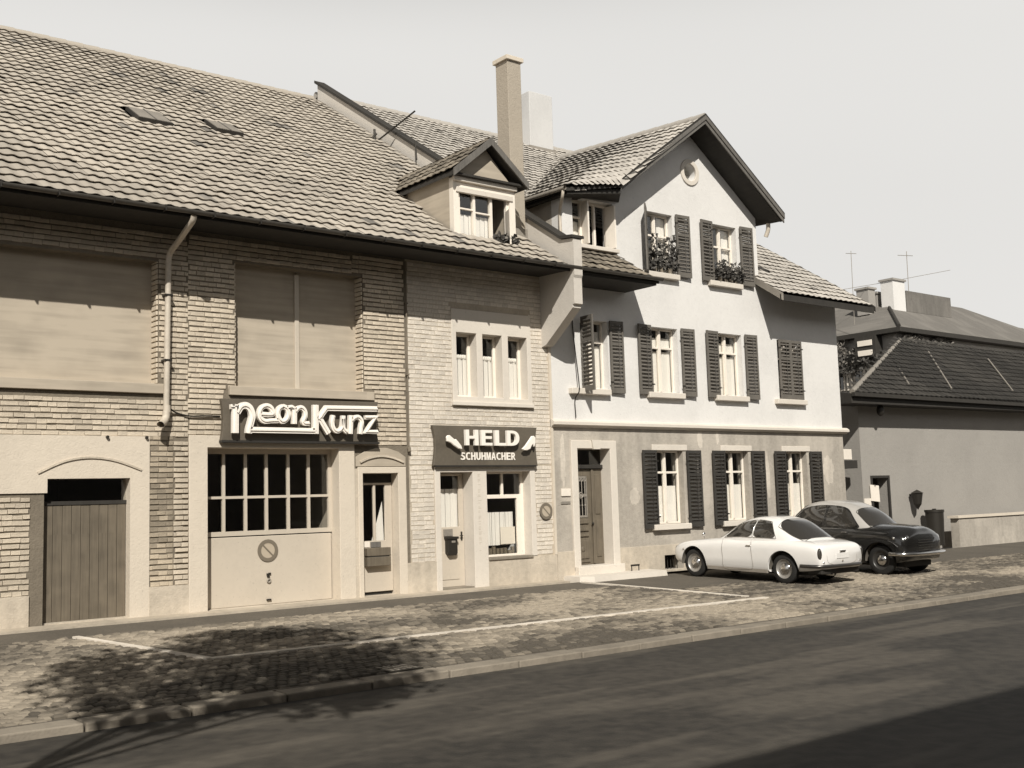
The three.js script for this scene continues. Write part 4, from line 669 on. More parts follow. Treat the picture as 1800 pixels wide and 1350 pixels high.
{
  const t = thing('shoemaker_sign', 'dark sign board with white block letters and two white shoes above the shop door', 'sign', [13.77, 2.85, 0]);
  part('board', slab([[12.45, 2.45], [12.48, 2.60], [12.505, 2.80], [12.50, 3.0], [12.47, 3.14], [12.44, 3.24], [15.10, 3.24], [15.07, 3.10], [15.055, 2.92], [15.065, 2.70], [15.08, 2.55], [15.10, 2.43]], 0.024, 0.10, [], 0.006), M.signBoard, t);
  const font = await new FontLoader().loadAsync('fonts/droid/droid_sans_bold.typeface.json');
  const fit = (ch, x0, x1, y0, y1, z0, d) => { const g = new TextGeometry(ch, { font, size: 1, depth: 0.1, curveSegments: 5, bevelEnabled: false }); g.computeBoundingBox(); const b = g.boundingBox; g.translate(-b.min.x, -b.min.y, -b.min.z); g.scale((x1 - x0) / (b.max.x - b.min.x), (y1 - y0) / (b.max.y - b.min.y), d / 0.1); return g.translate(x0, y0, z0); };
  for (const [c, a, b] of [['H', 13.15, 13.47], ['E', 13.54, 13.82], ['L', 13.89, 14.17], ['D', 14.20, 14.52]]) part('letter_' + c.toLowerCase(), fit(c, a, b, 2.845, 3.155, 0.165, 0.06), M.letterPaint, t);
  [...'SCHUHMACHER'].forEach((c, i) => { const w = 1.41 / 11; part('letter_' + c.toLowerCase(), fit(c, 13.105 + i * w, 13.105 + (i + 0.83) * w, 2.56, 2.71, 0.10, 0.012), M.letterPaint, t); });
  part('shoe', slab([[12.69, 3.0], [12.72, 3.035], [12.77, 3.04], [12.84, 2.99], [12.89, 2.955], [12.92, 2.965], [12.97, 2.92], [13.05, 2.83], [13.07, 2.76], [12.98, 2.775], [12.87, 2.835], [12.8, 2.885], [12.7, 2.92]], 0.175, 0.225, [], 0.012), M.letterPaint, t);
  part('shoe', slab([[14.59, 2.78], [14.68, 2.85], [14.79, 2.97], [14.86, 3.05], [14.92, 3.055], [14.96, 3.02], [14.955, 2.92], [14.93, 2.83], [14.91, 2.83], [14.89, 2.885], [14.86, 2.86], [14.81, 2.78], [14.72, 2.75], [14.64, 2.75]], 0.175, 0.225, [], 0.012), M.letterPaint, t);
  part('rail', box(12.5, 2.425, 0.024, 15.05, 2.455, 0.11), M.signDark, t);
}
function parkingDisc(x, y, z, r, label) {
  const t = thing('no_parking_disc', label, 'sign', [x, y, z], 'round no-parking discs');
  part('disc', new THREE.CylinderGeometry(r * 0.99, r * 0.99, 0.012, 40).rotateX(Math.PI / 2).translate(x, y, z + 0.008), M.discPale, t);
  part('rim', slab(circle(x, y, r, 40), z + 0.002, z + 0.02, [circle(x, y, r * 0.68, 40)]), M.discDark, t);
  const d = r * 0.5; part('diagonal_bar', ribbon([[x - d, y + d], [x + d, y - d]], r * 0.14, z + 0.0145, z + 0.0185), M.discDark, t);
}
parkingDisc(9.10, 0.975, -0.276, 0.195, 'round no-parking disc on the panel of the garage door');
parkingDisc(15.34, 1.49, 0.02, 0.17, 'round no-parking disc on the pale brick beside the house door');
{
  const t = thing('letter_box', 'wide weathered two-tier letter box on the narrow office door', 'letter box', [11.3, 0.58, -0.2]);
  part('body', merge([rbox(11.03, 0.58, -0.213, 11.55, 0.75, -0.08, 0.01), rbox(11.03, 0.77, -0.213, 11.55, 0.92, -0.08, 0.01)]), M.doorWood, t);
  part('flap', rbox(11.06, 0.745, -0.2, 11.52, 0.775, -0.09, 0.005), M.blackTar, t);
  part('label_plate', rbox(11.18, 0.925, -0.212, 11.40, 1.03, -0.19, 0.004), M.bargeWood, t);
  part('notice', rbox(11.04, 0.935, -0.212, 11.16, 1.04, -0.20, 0.002), M.whitePaint, t);
}
{
  const t = thing('mail_box', 'narrow black mail box hanging on the shoemaker shop door', 'letter box', [13.05, 0.7, -0.3]);
  part('body', slab([[12.96, 0.72], [13.0, 0.68], [13.16, 0.68], [13.2, 0.72], [13.2, 1.02], [12.96, 1.02]], -0.312, -0.20, [], 0.01), M.iron, t);
  part('lid', rbox(12.94, 1.0, -0.312, 13.22, 1.05, -0.18, 0.01), M.iron, t);
  part('name_tag', rbox(13.05, 0.93, -0.2, 13.14, 0.97, -0.192, 0.003), M.zinc, t);
}
function leafClump(parent, name, box3, n, size, mats, seed, inside) {
  const r = mulberry(seed), base = new THREE.PlaneGeometry(1, 1.5, 1, 2); const p = base.attributes.position; for (let i = 0; i < p.count; i++) { const y = p.getY(i); p.setX(i, p.getX(i) * (Math.abs(y) > 0.6 ? 0.35 : 1)); p.setZ(i, -0.25 * y * y); } base.computeVertexNormals();
  const im = new THREE.InstancedMesh(base, mats, n), m = new THREE.Matrix4(), q = new THREE.Quaternion(), e = new THREE.Euler(), o = ORIGIN.get(parent) ?? [0, 0, 0]; const c = new THREE.Color();
  for (let i = 0; i < n; i++) { let x, y, z, k = 0; do { x = r(); y = r(); z = r(); k++; } while (inside && !inside(x, y, z) && k < 40);
    const P = new THREE.Vector3(box3[0] + x * (box3[3] - box3[0]) - o[0], box3[1] + y * (box3[4] - box3[1]) - o[1], box3[2] + z * (box3[5] - box3[2]) - o[2]); e.set(r() * 6.3, r() * 6.3, r() * 6.3); q.setFromEuler(e); const s = size * (0.6 + 0.8 * r()); im.setMatrixAt(i, m.compose(P, q, new THREE.Vector3(s, s, s))); const g = 0.5 + r(); im.setColorAt(i, c.setRGB(g, g, g)); }
  im.name = name; im.userData.kind = 'stuff'; shadow(im); parent.add(im); return im;
}
function flowerBox(x0, x1, y, z, h, label, seed, n) {
  const t = thing('window_plants', label, 'plant', [(x0 + x1) / 2, y, z], 'potted plants on the upper window sills');
  const r = mulberry(seed);
  for (let i = 0; i < n; i++) { const x = x0 + (i + 0.5) / n * (x1 - x0); part('pot', new THREE.CylinderGeometry(0.07, 0.05, 0.13, 12).translate(x, y + 0.065, z), M.kerb, t); }
  const st = []; for (let i = 0; i < 11; i++) { const x = x0 + r() * (x1 - x0), k = h * (0.4 + 0.6 * r()); st.push(tube([[x, y + 0.1, z], [x + (r() - 0.5) * 0.2, y + k * 0.6, z + (r() - 0.3) * 0.15], [x + (r() - 0.5) * 0.45, y + k, z + (r() - 0.3) * 0.22]], 0.006, 6, 4)); } part('stem', merge(st), M.leaf, t).userData.kind = 'stuff';
  leafClump(t, 'leaves', [x0 - 0.08, y + 0.08, z - 0.08, x1 + 0.08, y + h, z + 0.16], 420, 0.06, M.leaf, seed + 1, (a, b) => b < 0.5 || r() < 0.5 * (1 - b) + 0.12);
  leafClump(t, 'blossoms', [x0 - 0.04, y + 0.16, z - 0.05, x1 + 0.04, y + h * 0.7, z + 0.17], 60, 0.04, M.paleLeaf, seed + 2);
}
flowerBox(18.80, 19.6, 6.98, 0.03, 0.95, 'tall straggly plant in the left window of the gable, by the half-open shutter', 31, 3);
flowerBox(21.15, 21.95, 6.98, 0.04, 0.55, 'low bushy flowers in the right window of the gable', 41, 4);
flowerBox(14.08, 14.42, 6.95, 0.27, 0.26, 'small dark pot plants on the sill of the roof dormer', 51, 2);
{ // rooftop aerial leaning over the fire wall, and two thin television masts far right
  const t = thing('roof_aerial', 'thin leaning aerial rod with cross pieces above the fire wall', 'aerial', [15.1, 10.3, -5.2]);
  part('mast', merge([bar([14.9, 10.86, -6.5], [15.45, 11.62, -4.7], 0.022), bar([15.2, 10.2, -4.3], [15.3, 10.75, -4.5], 0.018)]), M.iron, t);
  part('holder', merge([bar([15.0, 10.6, -5.9], [15.02, 11.42, -5.95], 0.03), bar([14.85, 10.9, -6.0], [15.25, 10.8, -5.85], 0.035), bar([14.9, 11.1, -6.0], [15.05, 11.3, -5.9], 0.03)]), M.iron, t);
}

// ------------------------------------------------------------------ cars
function section(q, n = 26) { // half profile from the top centre round to the underside
  const c = new THREE.CatmullRomCurve3(q.map(([z, y]) => new THREE.Vector3(z, y, 0)), false, 'centripetal'); return c.getPoints(n).map((p) => [Math.max(0, p.x), p.y]);
}
function bodyGeo(st, n = 26, fine = 5) {
  const keys = st.map((s) => s[0]), dim = st[0].length, at = (x) => { // smooth interpolation of the stations along the length
    let i = 0; while (i < keys.length - 2 && x < keys[i + 1]) i++;
    const t = (x - keys[i]) / (keys[i + 1] - keys[i]), P = (k) => st[Math.min(st.length - 1, Math.max(0, k))], out = [x];
    for (let d = 1; d < dim; d++) { const p0 = P(i - 1)[d], p1 = P(i)[d], p2 = P(i + 1)[d], p3 = P(i + 2)[d], h0 = keys[i] - keys[i + 1]; const m1 = (p2 - p0) / ((P(i + 1)[0] - P(i - 1)[0]) || 1) * (keys[i + 1] - keys[i]), m2 = (p3 - p1) / ((P(i + 2)[0] - P(i)[0]) || 1) * (keys[i + 1] - keys[i]); const t2 = t * t, t3 = t2 * t; out.push((2 * t3 - 3 * t2 + 1) * p1 + (t3 - 2 * t2 + t) * m1 + (-2 * t3 + 3 * t2) * p2 + (t3 - t2) * m2); }
    return out;
  };
  const xs = []; for (let i = 0; i < keys.length - 1; i++) for (let k = 0; k < fine; k++) xs.push(keys[i] + (keys[i + 1] - keys[i]) * k / fine); xs.push(keys[keys.length - 1]);
  const rings = xs.map((x) => { const [, w, yt, ys, ym, yb] = at(x); const h = section([[0, yt], [w * 0.45, yt - 0.008], [w * 0.84, ys], [w * 0.972, ys - 0.085], [w, ym], [w * 0.985, (ym + yb) / 2], [w * 0.93, yb + 0.02], [w * 0.8, yb], [0, yb]], n); const ring = h.map(([z, y]) => [x, y, z]); for (let i = n - 1; i > 0; i--) ring.push([x, h[i][1], -h[i][0]]); return ring; });
  const m = rings[0].length, pos = [], idx = [];
  rings.forEach((r) => r.forEach((p) => pos.push(...p)));
  for (let i = 0; i < rings.length - 1; i++) for (let j = 0; j < m; j++) { const a = i * m + j, b = i * m + (j + 1) % m, c = a + m, d = b + m; idx.push(a, b, c, b, d, c); }
  const cap = (k, flip) => { const r = rings[k], cx = pos.length / 3; let y = 0; r.forEach((p) => { y += p[1] / m; }); pos.push(r[0][0] + (flip ? -0.012 : 0.012), y, 0); for (let j = 0; j < m; j++) { const a = k * m + j, b = k * m + (j + 1) % m; flip ? idx.push(cx, a, b) : idx.push(cx, b, a); } };
  cap(0, false); cap(rings.length - 1, true);
  const g = new THREE.BufferGeometry(); g.setAttribute('position', new THREE.Float32BufferAttribute(pos, 3)); g.setIndex(idx); g.computeVertexNormals();
  const ns = g.attributes.normal, t = new THREE.Vector3().fromBufferAttribute(ns, Math.floor(rings.length / 2) * m); if (t.y < 0) { const ix = g.index.array; for (let i = 0; i < ix.length; i += 3) { const s = ix[i]; ix[i] = ix[i + 1]; ix[i + 1] = s; } g.computeVertexNormals(); }
  return g;
}
function cabin(c) { // greenhouse surface: x along the car, a = 0 left belt ... PI right belt
  const top = new THREE.CatmullRomCurve3(c.top.map(([x, y]) => new THREE.Vector3(x, y, 0)), false, 'centripetal').getPoints(80), wid = new THREE.CatmullRomCurve3(c.wide.map(([x, y]) => new THREE.Vector3(x, y, 0)), false, 'centripetal').getPoints(80);
  const look = (arr, x) => { for (let i = 0; i < arr.length - 1; i++) if (x <= arr[i].x && x >= arr[i + 1].x) { const t = (x - arr[i].x) / (arr[i + 1].x - arr[i].x || 1); return arr[i].y + (arr[i + 1].y - arr[i].y) * t; } return x > arr[0].x ? arr[0].y : arr[arr.length - 1].y; };
  const belt = c.belt;
  return (x, a, off = 0) => { const P = (x, a) => { const yt = look(top, x), w = look(wid, x), s = Math.sin(a), co = Math.cos(a); return new THREE.Vector3(x, belt + (yt - belt) * Math.abs(s) ** 0.82, -Math.sign(co) * w * Math.abs(co) ** 0.5 * (1 - c.lean * s)); };
    const p = P(x, a); if (!off) return p; const e = 0.01, n = P(x + e, a).sub(P(x - e, a)).cross(P(x, Math.min(Math.PI, a + e)).sub(P(x, Math.max(0, a - e)))).normalize(); const cen = new THREE.Vector3(x * 0.6 - 0.1, belt, 0); if (n.dot(p.clone().sub(cen)) < 0) n.negate(); return p.addScaledVector(n, off); };
}
function cabinGeo(S, x0, x1, nx = 40, na = 44) { const pos = [], idx = []; for (let i = 0; i <= nx; i++) for (let j = 0; j <= na; j++) pos.push(...S(x0 + (x1 - x0) * i / nx, Math.PI * j / na).toArray()); for (let i = 0; i < nx; i++) for (let j = 0; j < na; j++) { const a = i * (na + 1) + j, b = a + na + 1; idx.push(a, a + 1, b, a + 1, b + 1, b); } const g = new THREE.BufferGeometry(); g.setAttribute('position', new THREE.Float32BufferAttribute(pos, 3)); g.setIndex(idx); g.computeVertexNormals(); return g; }
// window patch on the cabin: four corners in (x, a), rounded
function patch(S, c, off = 0.006, round = 5, thick = 0) { const N = 12, pos = [], idx = []; for (let i = 0; i <= N; i++) for (let j = 0; j <= N; j++) { let u = i / N * 2 - 1, v = j / N * 2 - 1; const rr = Math.max(Math.abs(u), Math.abs(v)); if (rr > 0) { const n = (Math.abs(u) ** round + Math.abs(v) ** round) ** (1 / round); u *= rr / n; v *= rr / n; } const s = (u + 1) / 2, t = (v + 1) / 2; const x = (c[0][0] * (1 - s) + c[1][0] * s) * (1 - t) + (c[3][0] * (1 - s) + c[2][0] * s) * t, a = (c[0][1] * (1 - s) + c[1][1] * s) * (1 - t) + (c[3][1] * (1 - s) + c[2][1] * s) * t; pos.push(...S(x, a, off).toArray()); } for (let i = 0; i < N; i++) for (let j = 0; j < N; j++) { const a = i * (N + 1) + j, b = a + N + 1; idx.push(a, a + 1, b, a + 1, b + 1, b); } const g = new THREE.BufferGeometry(); g.setAttribute('position', new THREE.Float32BufferAttribute(pos, 3)); g.setIndex(idx); g.computeVertexNormals(); return g; }
function seam(S, c, off, r) { const p = []; const N = 8; for (let k = 0; k < 4; k++) for (let i = 0; i < N; i++) { const a = c[k], b = c[(k + 1) % 4], t = i / N; p.push(S(a[0] + (b[0] - a[0]) * t, a[1] + (b[1] - a[1]) * t, off).toArray()); } return tube(p, r, 60, 5, true); }
function wheel(parent, x, y, z, r, w, side, capR) {
  const g = new THREE.Group(); g.name = 'wheel'; parent.add(g); ORIGIN.set(g, [0, 0, 0]); g.position.set(x, y, z); g.rotation.y = side < 0 ? Math.PI : 0;
  const prof = [[r * 0.63, -w / 2 + 0.01], [r * 0.70, -w / 2], [r * 0.93, -w / 2 + 0.01], [r, -w / 2 + 0.035], [r, w / 2 - 0.035], [r * 0.93, w / 2 - 0.01], [r * 0.70, w / 2], [r * 0.63, w / 2 - 0.01]].map(([a, b]) => new THREE.Vector2(a, b));
  part('tyre', new THREE.LatheGeometry(prof, 36).rotateX(Math.PI / 2), M.rubber, g, false);
  part('rim', new THREE.LatheGeometry([[0.0, w / 2 - 0.045], [r * 0.40, w / 2 - 0.05], [r * 0.46, w / 2 - 0.03], [r * 0.56, w / 2 - 0.035], [r * 0.60, w / 2 - 0.008], [r * 0.645, w / 2 - 0.004]].map(([a, b]) => new THREE.Vector2(a, b)), 36).rotateX(Math.PI / 2), parent.userData.rim, g, false);
  part('hubcap', new THREE.LatheGeometry([[0.001, w / 2 + 0.012], [capR * 0.3, w / 2 + 0.010], [capR * 0.5, w / 2 - 0.0], [capR * 0.85, w / 2 - 0.012], [capR, w / 2 - 0.035]].map(([a, b]) => new THREE.Vector2(a, b)), 36).rotateX(Math.PI / 2), M.chrome, g, false);
}
const ev = new Evaluator(); ev.useGroups = false; ev.attributes = ['position', 'normal'];
function cutArches(g, list) { let b = new Brush(flat(g)); b.updateMatrixWorld(); for (const [x, y, z, r, w] of list) { const c = new Brush(flat(new THREE.CylinderGeometry(r, r, w, 40).rotateX(Math.PI / 2).translate(x, y, z))); c.updateMatrixWorld(); b = ev.evaluate(b, c, SUBTRACTION); } const q = b.geometry.index ? b.geometry.toNonIndexed() : b.geometry; return q; }
const slopeTilt = Math.atan(0.03);
function car(spec) {
  const t = thing('parked_car', spec.label, 'car', [spec.x, gy(spec.z), spec.z], 'cars parked before the house');
  t.rotation.set(0, spec.turn, spec.turn > 0 ? slopeTilt : -slopeTilt, 'YXZ'); ORIGIN.set(t, [0, 0, 0]); t.userData.rim = spec.rim;
  const S = cabin(spec.cabin), hw2 = spec.stations[5][1];
  part('body', toCreasedNormals(cutArches(bodyGeo(spec.stations), spec.axles.flatMap((x) => [[x, spec.r - 0.0, 0.78, spec.r + 0.065, 0.62], [x, spec.r, -0.78, spec.r + 0.065, 0.62]])), 0.7), spec.paint, t, false);
  part('cabin', cabinGeo(S, spec.cabin.top[0][0], spec.cabin.top.at(-1)[0]), spec.roofPaint, t, false);
  (spec.sides ?? []).forEach((c) => part('door_frame', patch(S, c, 0.004, 9), spec.paint, t, false));
  spec.windows.forEach((c) => { part('window', patch(S, c, 0.009, 5), M.darkGlass, t, false); });
  spec.windows.forEach((c) => { part('window_trim', seam(S, c.map(([x, a]) => [x, a]), 0.004, 0.007), spec.trim, t, false); });
  spec.axles.forEach((x) => [-1, 1].forEach((s) => wheel(t, x, spec.r, s * spec.track, spec.r, 0.155, s, spec.cap)));
  for (const x of spec.axles) for (const s of [-1, 1]) part('wheel_well', merge([new THREE.CylinderGeometry(spec.r + 0.0635, spec.r + 0.0635, 0.25, 30, 1, true, Math.PI * 0.47, Math.PI * 1.06).rotateX(Math.PI / 2).translate(x, spec.r, s * 0.60), new THREE.CircleGeometry(spec.r + 0.063, 30, -Math.PI * 0.03, Math.PI * 1.06).translate(x, spec.r, s * 0.474)]), M.underseal, t, false);
  part('underbody', box(spec.axles[1] - 0.5, 0.18, -0.5, spec.axles[0] + 0.45, 0.34, 0.5), M.blackTar, t);
  part('axle', merge(spec.axles.map((x) => bar([x, spec.r, -0.6], [x, spec.r, 0.6], 0.05))), M.blackTar, t);
  delete t.userData.rim;
  return t;
}
const paintWhite = mat('carWhite', W3(0.72, 0.2), 0.35, { clearcoat: 0.8, clearcoatRoughness: 0.08 });
const paintDark = mat('carDark', W3(0.008, 0.5), 0.25, { clearcoat: 1, clearcoatRoughness: 0.04 });
const paintGrey = mat('carGrey', W3(0.36, 0.4), 0.35, { clearcoat: 0.7, clearcoatRoughness: 0.1 });
const silverRim = mat('silverRim', W3(0.38, 0.4), 0.4, { metalness: 0.6 });
const darkRim = mat('darkRim', W3(0.03, 0.5), 0.4);
{
  const t = car({ label: 'white two-door coupe parked nose to the house wall', x: 19.10, z: 2.62, turn: Math.PI / 2, paint: paintWhite, roofPaint: paintWhite, trim: M.chrome, rim: silverRim, r: 0.30, track: 0.64, axles: [1.27, -1.11], cap: 0.12,
    stations: [[1.99, 0.42, 0.61, 0.585, 0.5, 0.42], [1.95, 0.58, 0.66, 0.63, 0.5, 0.36], [1.85, 0.67, 0.70, 0.675, 0.5, 0.30], [1.6, 0.735, 0.75, 0.73, 0.5, 0.26], [1.27, 0.765, 0.795, 0.775, 0.5, 0.23], [0.9, 0.775, 0.835, 0.81, 0.5, 0.215], [0.5, 0.78, 0.862, 0.835, 0.5, 0.21], [-0.1, 0.78, 0.87, 0.85, 0.5, 0.21], [-0.7, 0.78, 0.88, 0.86, 0.5, 0.215], [-1.2, 0.77, 0.885, 0.855, 0.52, 0.235], [-1.6, 0.745, 0.865, 0.83, 0.54, 0.27], [-1.85, 0.725, 0.835, 0.80, 0.55, 0.30], [-1.955, 0.70, 0.80, 0.765, 0.55, 0.33], [-1.985, 0.66, 0.755, 0.725, 0.55, 0.37]],
    cabin: { belt: 0.83, lean: 0.17, top: [[0.78, 0.83], [0.62, 0.93], [0.40, 1.08], [0.15, 1.22], [-0.1, 1.295], [-0.4, 1.32], [-0.72, 1.305], [-0.98, 1.235], [-1.22, 1.10], [-1.42, 0.96], [-1.58, 0.84]], wide: [[0.78, 0.50], [0.6, 0.60], [0.3, 0.675], [-0.2, 0.70], [-0.8, 0.69], [-1.2, 0.63], [-1.58, 0.48]] },
    windows: [[[0.48, 0.12], [0.12, 0.90], [-0.30, 0.98], [-0.30, 0.09]], [[-0.33, 0.09], [-0.33, 0.98], [-0.68, 0.88], [-0.90, 0.09]], [[0.48, Math.PI - 0.12], [0.12, Math.PI - 0.90], [-0.30, Math.PI - 0.98], [-0.30, Math.PI - 0.09]], [[-0.33, Math.PI - 0.09], [-0.33, Math.PI - 0.98], [-0.68, Math.PI - 0.88], [-0.90, Math.PI - 0.09]],
      [[-0.88, 0.66], [-0.88, Math.PI - 0.66], [-1.49, Math.PI - 0.20], [-1.49, 0.20]], [[0.66, 0.30], [0.66, Math.PI - 0.30], [0.12, Math.PI - 0.95], [0.12, 0.95]]] });
  for (const s of [-1, 1]) {
    part('tail_light', new THREE.SphereGeometry(1, 14, 10).scale(0.05, 0.12, 0.045).translate(-1.945, 0.62, s * 0.675), mat('tailLamp' + s, W3(0.04, 0.8), 0.2, { clearcoat: 1 }), t, false);
    part('reflector', new THREE.SphereGeometry(0.025, 10, 8).scale(0.6, 1, 1).translate(-1.985, 0.455, s * 0.60), M.chrome, t, false);
    part('headlight', new THREE.SphereGeometry(0.085, 16, 12).scale(0.45, 1, 1).translate(1.93, 0.565, s * 0.5), M.chrome, t, false);
    part('door_handle', rbox(-0.33, 0.725, s * 0.782 - 0.012, -0.21, 0.745, s * 0.782 + 0.012, 0.006), M.chrome, t);
    part('door_seam', tube([[0.42, 0.84, s * 0.752], [0.43, 0.7, s * 0.787], [0.42, 0.5, s * 0.786], [0.40, 0.26, s * 0.76], [-0.2, 0.25, s * 0.76], [-0.36, 0.28, s * 0.765], [-0.36, 0.5, s * 0.786], [-0.345, 0.7, s * 0.787], [-0.335, 0.85, s * 0.755]], 0.0035, 60, 4), M.zinc, t, false);
    part('sill_strip', rbox(-0.72, 0.19, s * 0.73 - 0.02, 0.88, 0.27, s * 0.73 + 0.035, 0.01), M.zinc, t);
    part('indicator', new THREE.SphereGeometry(0.025, 10, 8).translate(1.56, 0.585, s * 0.735), M.zinc, t, false);
  }
  part('fender_mirror', merge([bar([1.05, 0.80, -0.62], [1.05, 0.90, -0.64], 0.008), new THREE.SphereGeometry(0.045, 12, 8).scale(0.6, 1, 1).translate(1.05, 0.92, -0.64)]), M.chrome, t, false);
  part('number_plate', rbox(-2.005, 0.52, -0.20, -1.985, 0.63, 0.20, 0.004), paintWhite, t);
  part('plate_lamp', rbox(-2.02, 0.645, -0.09, -1.975, 0.68, 0.09, 0.008), M.chrome, t);
  part('boot_lock', new THREE.SphereGeometry(0.02, 8, 6).translate(-2.0, 0.475, 0.0), M.zinc, t, false);
  const bp = (s) => [[-1.55, 0.385, s * 0.765], [-1.85, 0.385, s * 0.735], [-1.98, 0.385, s * 0.62], [-2.04, 0.385, s * 0.3], [-2.05, 0.385, 0]];
  part('bumper', tube([...bp(-1), ...bp(1).reverse().slice(1)], 0.035, 60, 8), mat('bumperGrey', W3(0.10, 0.4), 0.3, { metalness: 0.8 }), t, false);
  part('valance', rbox(-1.95, 0.22, -0.62, -1.6, 0.36, 0.62, 0.03), M.blackTar, t);
  part('exhaust', bar([-1.6, 0.22, -0.35], [-2.03, 0.22, -0.35], 0.025, 10), M.chrome, t);
  part('boot_seam', tube([[-1.50, 0.868, -0.56], [-1.75, 0.83, -0.56], [-1.93, 0.745, -0.53], [-1.985, 0.6, -0.50], [-1.99, 0.46, -0.46], [-1.995, 0.46, 0.46], [-1.985, 0.6, 0.5], [-1.93, 0.745, 0.53], [-1.75, 0.83, 0.56], [-1.50, 0.868, 0.56]], 0.003, 60, 4), M.zinc, t, false);
}
{
  const t = car({ label: 'dark rounded saloon with a pale grey roof parked facing the street', x: 22.12, z: 2.70, turn: -Math.PI / 2, paint: paintDark, roofPaint: paintGrey, trim: M.iron, rim: darkRim, r: 0.32, track: 0.645, axles: [1.27, -1.23], cap: 0.115, sides: [[[0.78, 0.02], [0.34, 0.96], [-0.86, 0.90], [-1.28, 0.02]], [[0.78, Math.PI - 0.02], [0.34, Math.PI - 0.96], [-0.86, Math.PI - 0.90], [-1.28, Math.PI - 0.02]]],
    stations: [[1.90, 0.50, 0.80, 0.76, 0.54, 0.40], [1.87, 0.64, 0.90, 0.82, 0.55, 0.34], [1.78, 0.73, 0.99, 0.88, 0.56, 0.30], [1.58, 0.775, 1.04, 0.925, 0.57, 0.27], [1.27, 0.79, 1.06, 0.95, 0.57, 0.25], [0.9, 0.795, 1.07, 0.97, 0.56, 0.24], [0.5, 0.80, 1.06, 0.985, 0.55, 0.23], [-0.1, 0.80, 1.05, 0.99, 0.55, 0.23], [-0.7, 0.80, 1.04, 0.99, 0.55, 0.23], [-1.2, 0.79, 1.02, 0.97, 0.56, 0.25], [-1.6, 0.76, 0.95, 0.90, 0.56, 0.28], [-1.9, 0.70, 0.83, 0.79, 0.56, 0.32], [-2.04, 0.62, 0.73, 0.70, 0.56, 0.37], [-2.08, 0.5, 0.66, 0.63, 0.55, 0.42]],
    cabin: { belt: 0.95, lean: 0.20, top: [[1.1, 0.95], [0.92, 1.12], [0.7, 1.31], [0.48, 1.43], [0.22, 1.53], [-0.13, 1.575], [-0.53, 1.565], [-0.83, 1.50], [-1.08, 1.34], [-1.3, 1.10], [-1.48, 0.95]], wide: [[1.1, 0.54], [0.88, 0.63], [0.52, 0.70], [-0.08, 0.725], [-0.68, 0.71], [-1.08, 0.64], [-1.48, 0.48]] },
    windows: [[[0.7, 0.08], [0.38, 0.80], [-0.12, 0.90], [-0.12, 0.06]], [[-0.2, 0.06], [-0.2, 0.90], [-0.76, 0.78], [-0.98, 0.08]], [[0.7, Math.PI - 0.08], [0.38, Math.PI - 0.80], [-0.12, Math.PI - 0.90], [-0.12, Math.PI - 0.06]], [[-0.2, Math.PI - 0.06], [-0.2, Math.PI - 0.90], [-0.76, Math.PI - 0.78], [-0.98, Math.PI - 0.08]],
      [[0.98, 0.34], [0.98, Math.PI - 0.34], [0.52, Math.PI - 0.92], [0.52, 0.92]], [[-0.9, 0.9], [-0.9, Math.PI - 0.9], [-1.28, Math.PI - 0.45], [-1.28, 0.45]]] });
  part('bumper', merge([tube([[1.55, 0.47, -0.83], [1.82, 0.47, -0.80], [1.97, 0.47, -0.58], [2.02, 0.47, 0], [1.97, 0.47, 0.58], [1.82, 0.47, 0.80], [1.55, 0.47, 0.83]], 0.045, 50, 8)]), M.chrome, t, false);
  for (const s of [-1, 1]) { part('headlight', new THREE.SphereGeometry(0.10, 16, 12).scale(0.5, 1, 1).translate(1.82, 0.76, s * 0.57), M.chrome, t, false); part('indicator', new THREE.SphereGeometry(0.035, 10, 8).translate(1.62, 0.80, s * 0.755), M.chrome, t, false); part('door_handle', rbox(0.34, 0.885, s * 0.79 - 0.015, 0.48, 0.905, s * 0.79 + 0.02, 0.006), M.chrome, t); part('wing_beading', tube([[1.72, 0.62, s * 0.775], [1.62, 0.70, s * 0.785], [1.5, 0.745, s * 0.79]], 0.008, 12, 5), M.chrome, t, false); }
  part('bonnet_strip', tube([[1.0, 1.075, 0], [1.5, 1.05, 0], [1.8, 0.97, 0]], 0.012, 16, 6), M.chrome, t, false);
  for (let i = 0; i < 5; i++) part('grille_bar', rbox(1.84, 0.52 + i * 0.055, -0.28, 1.92, 0.535 + i * 0.055, 0.28, 0.005), M.iron, t);
}

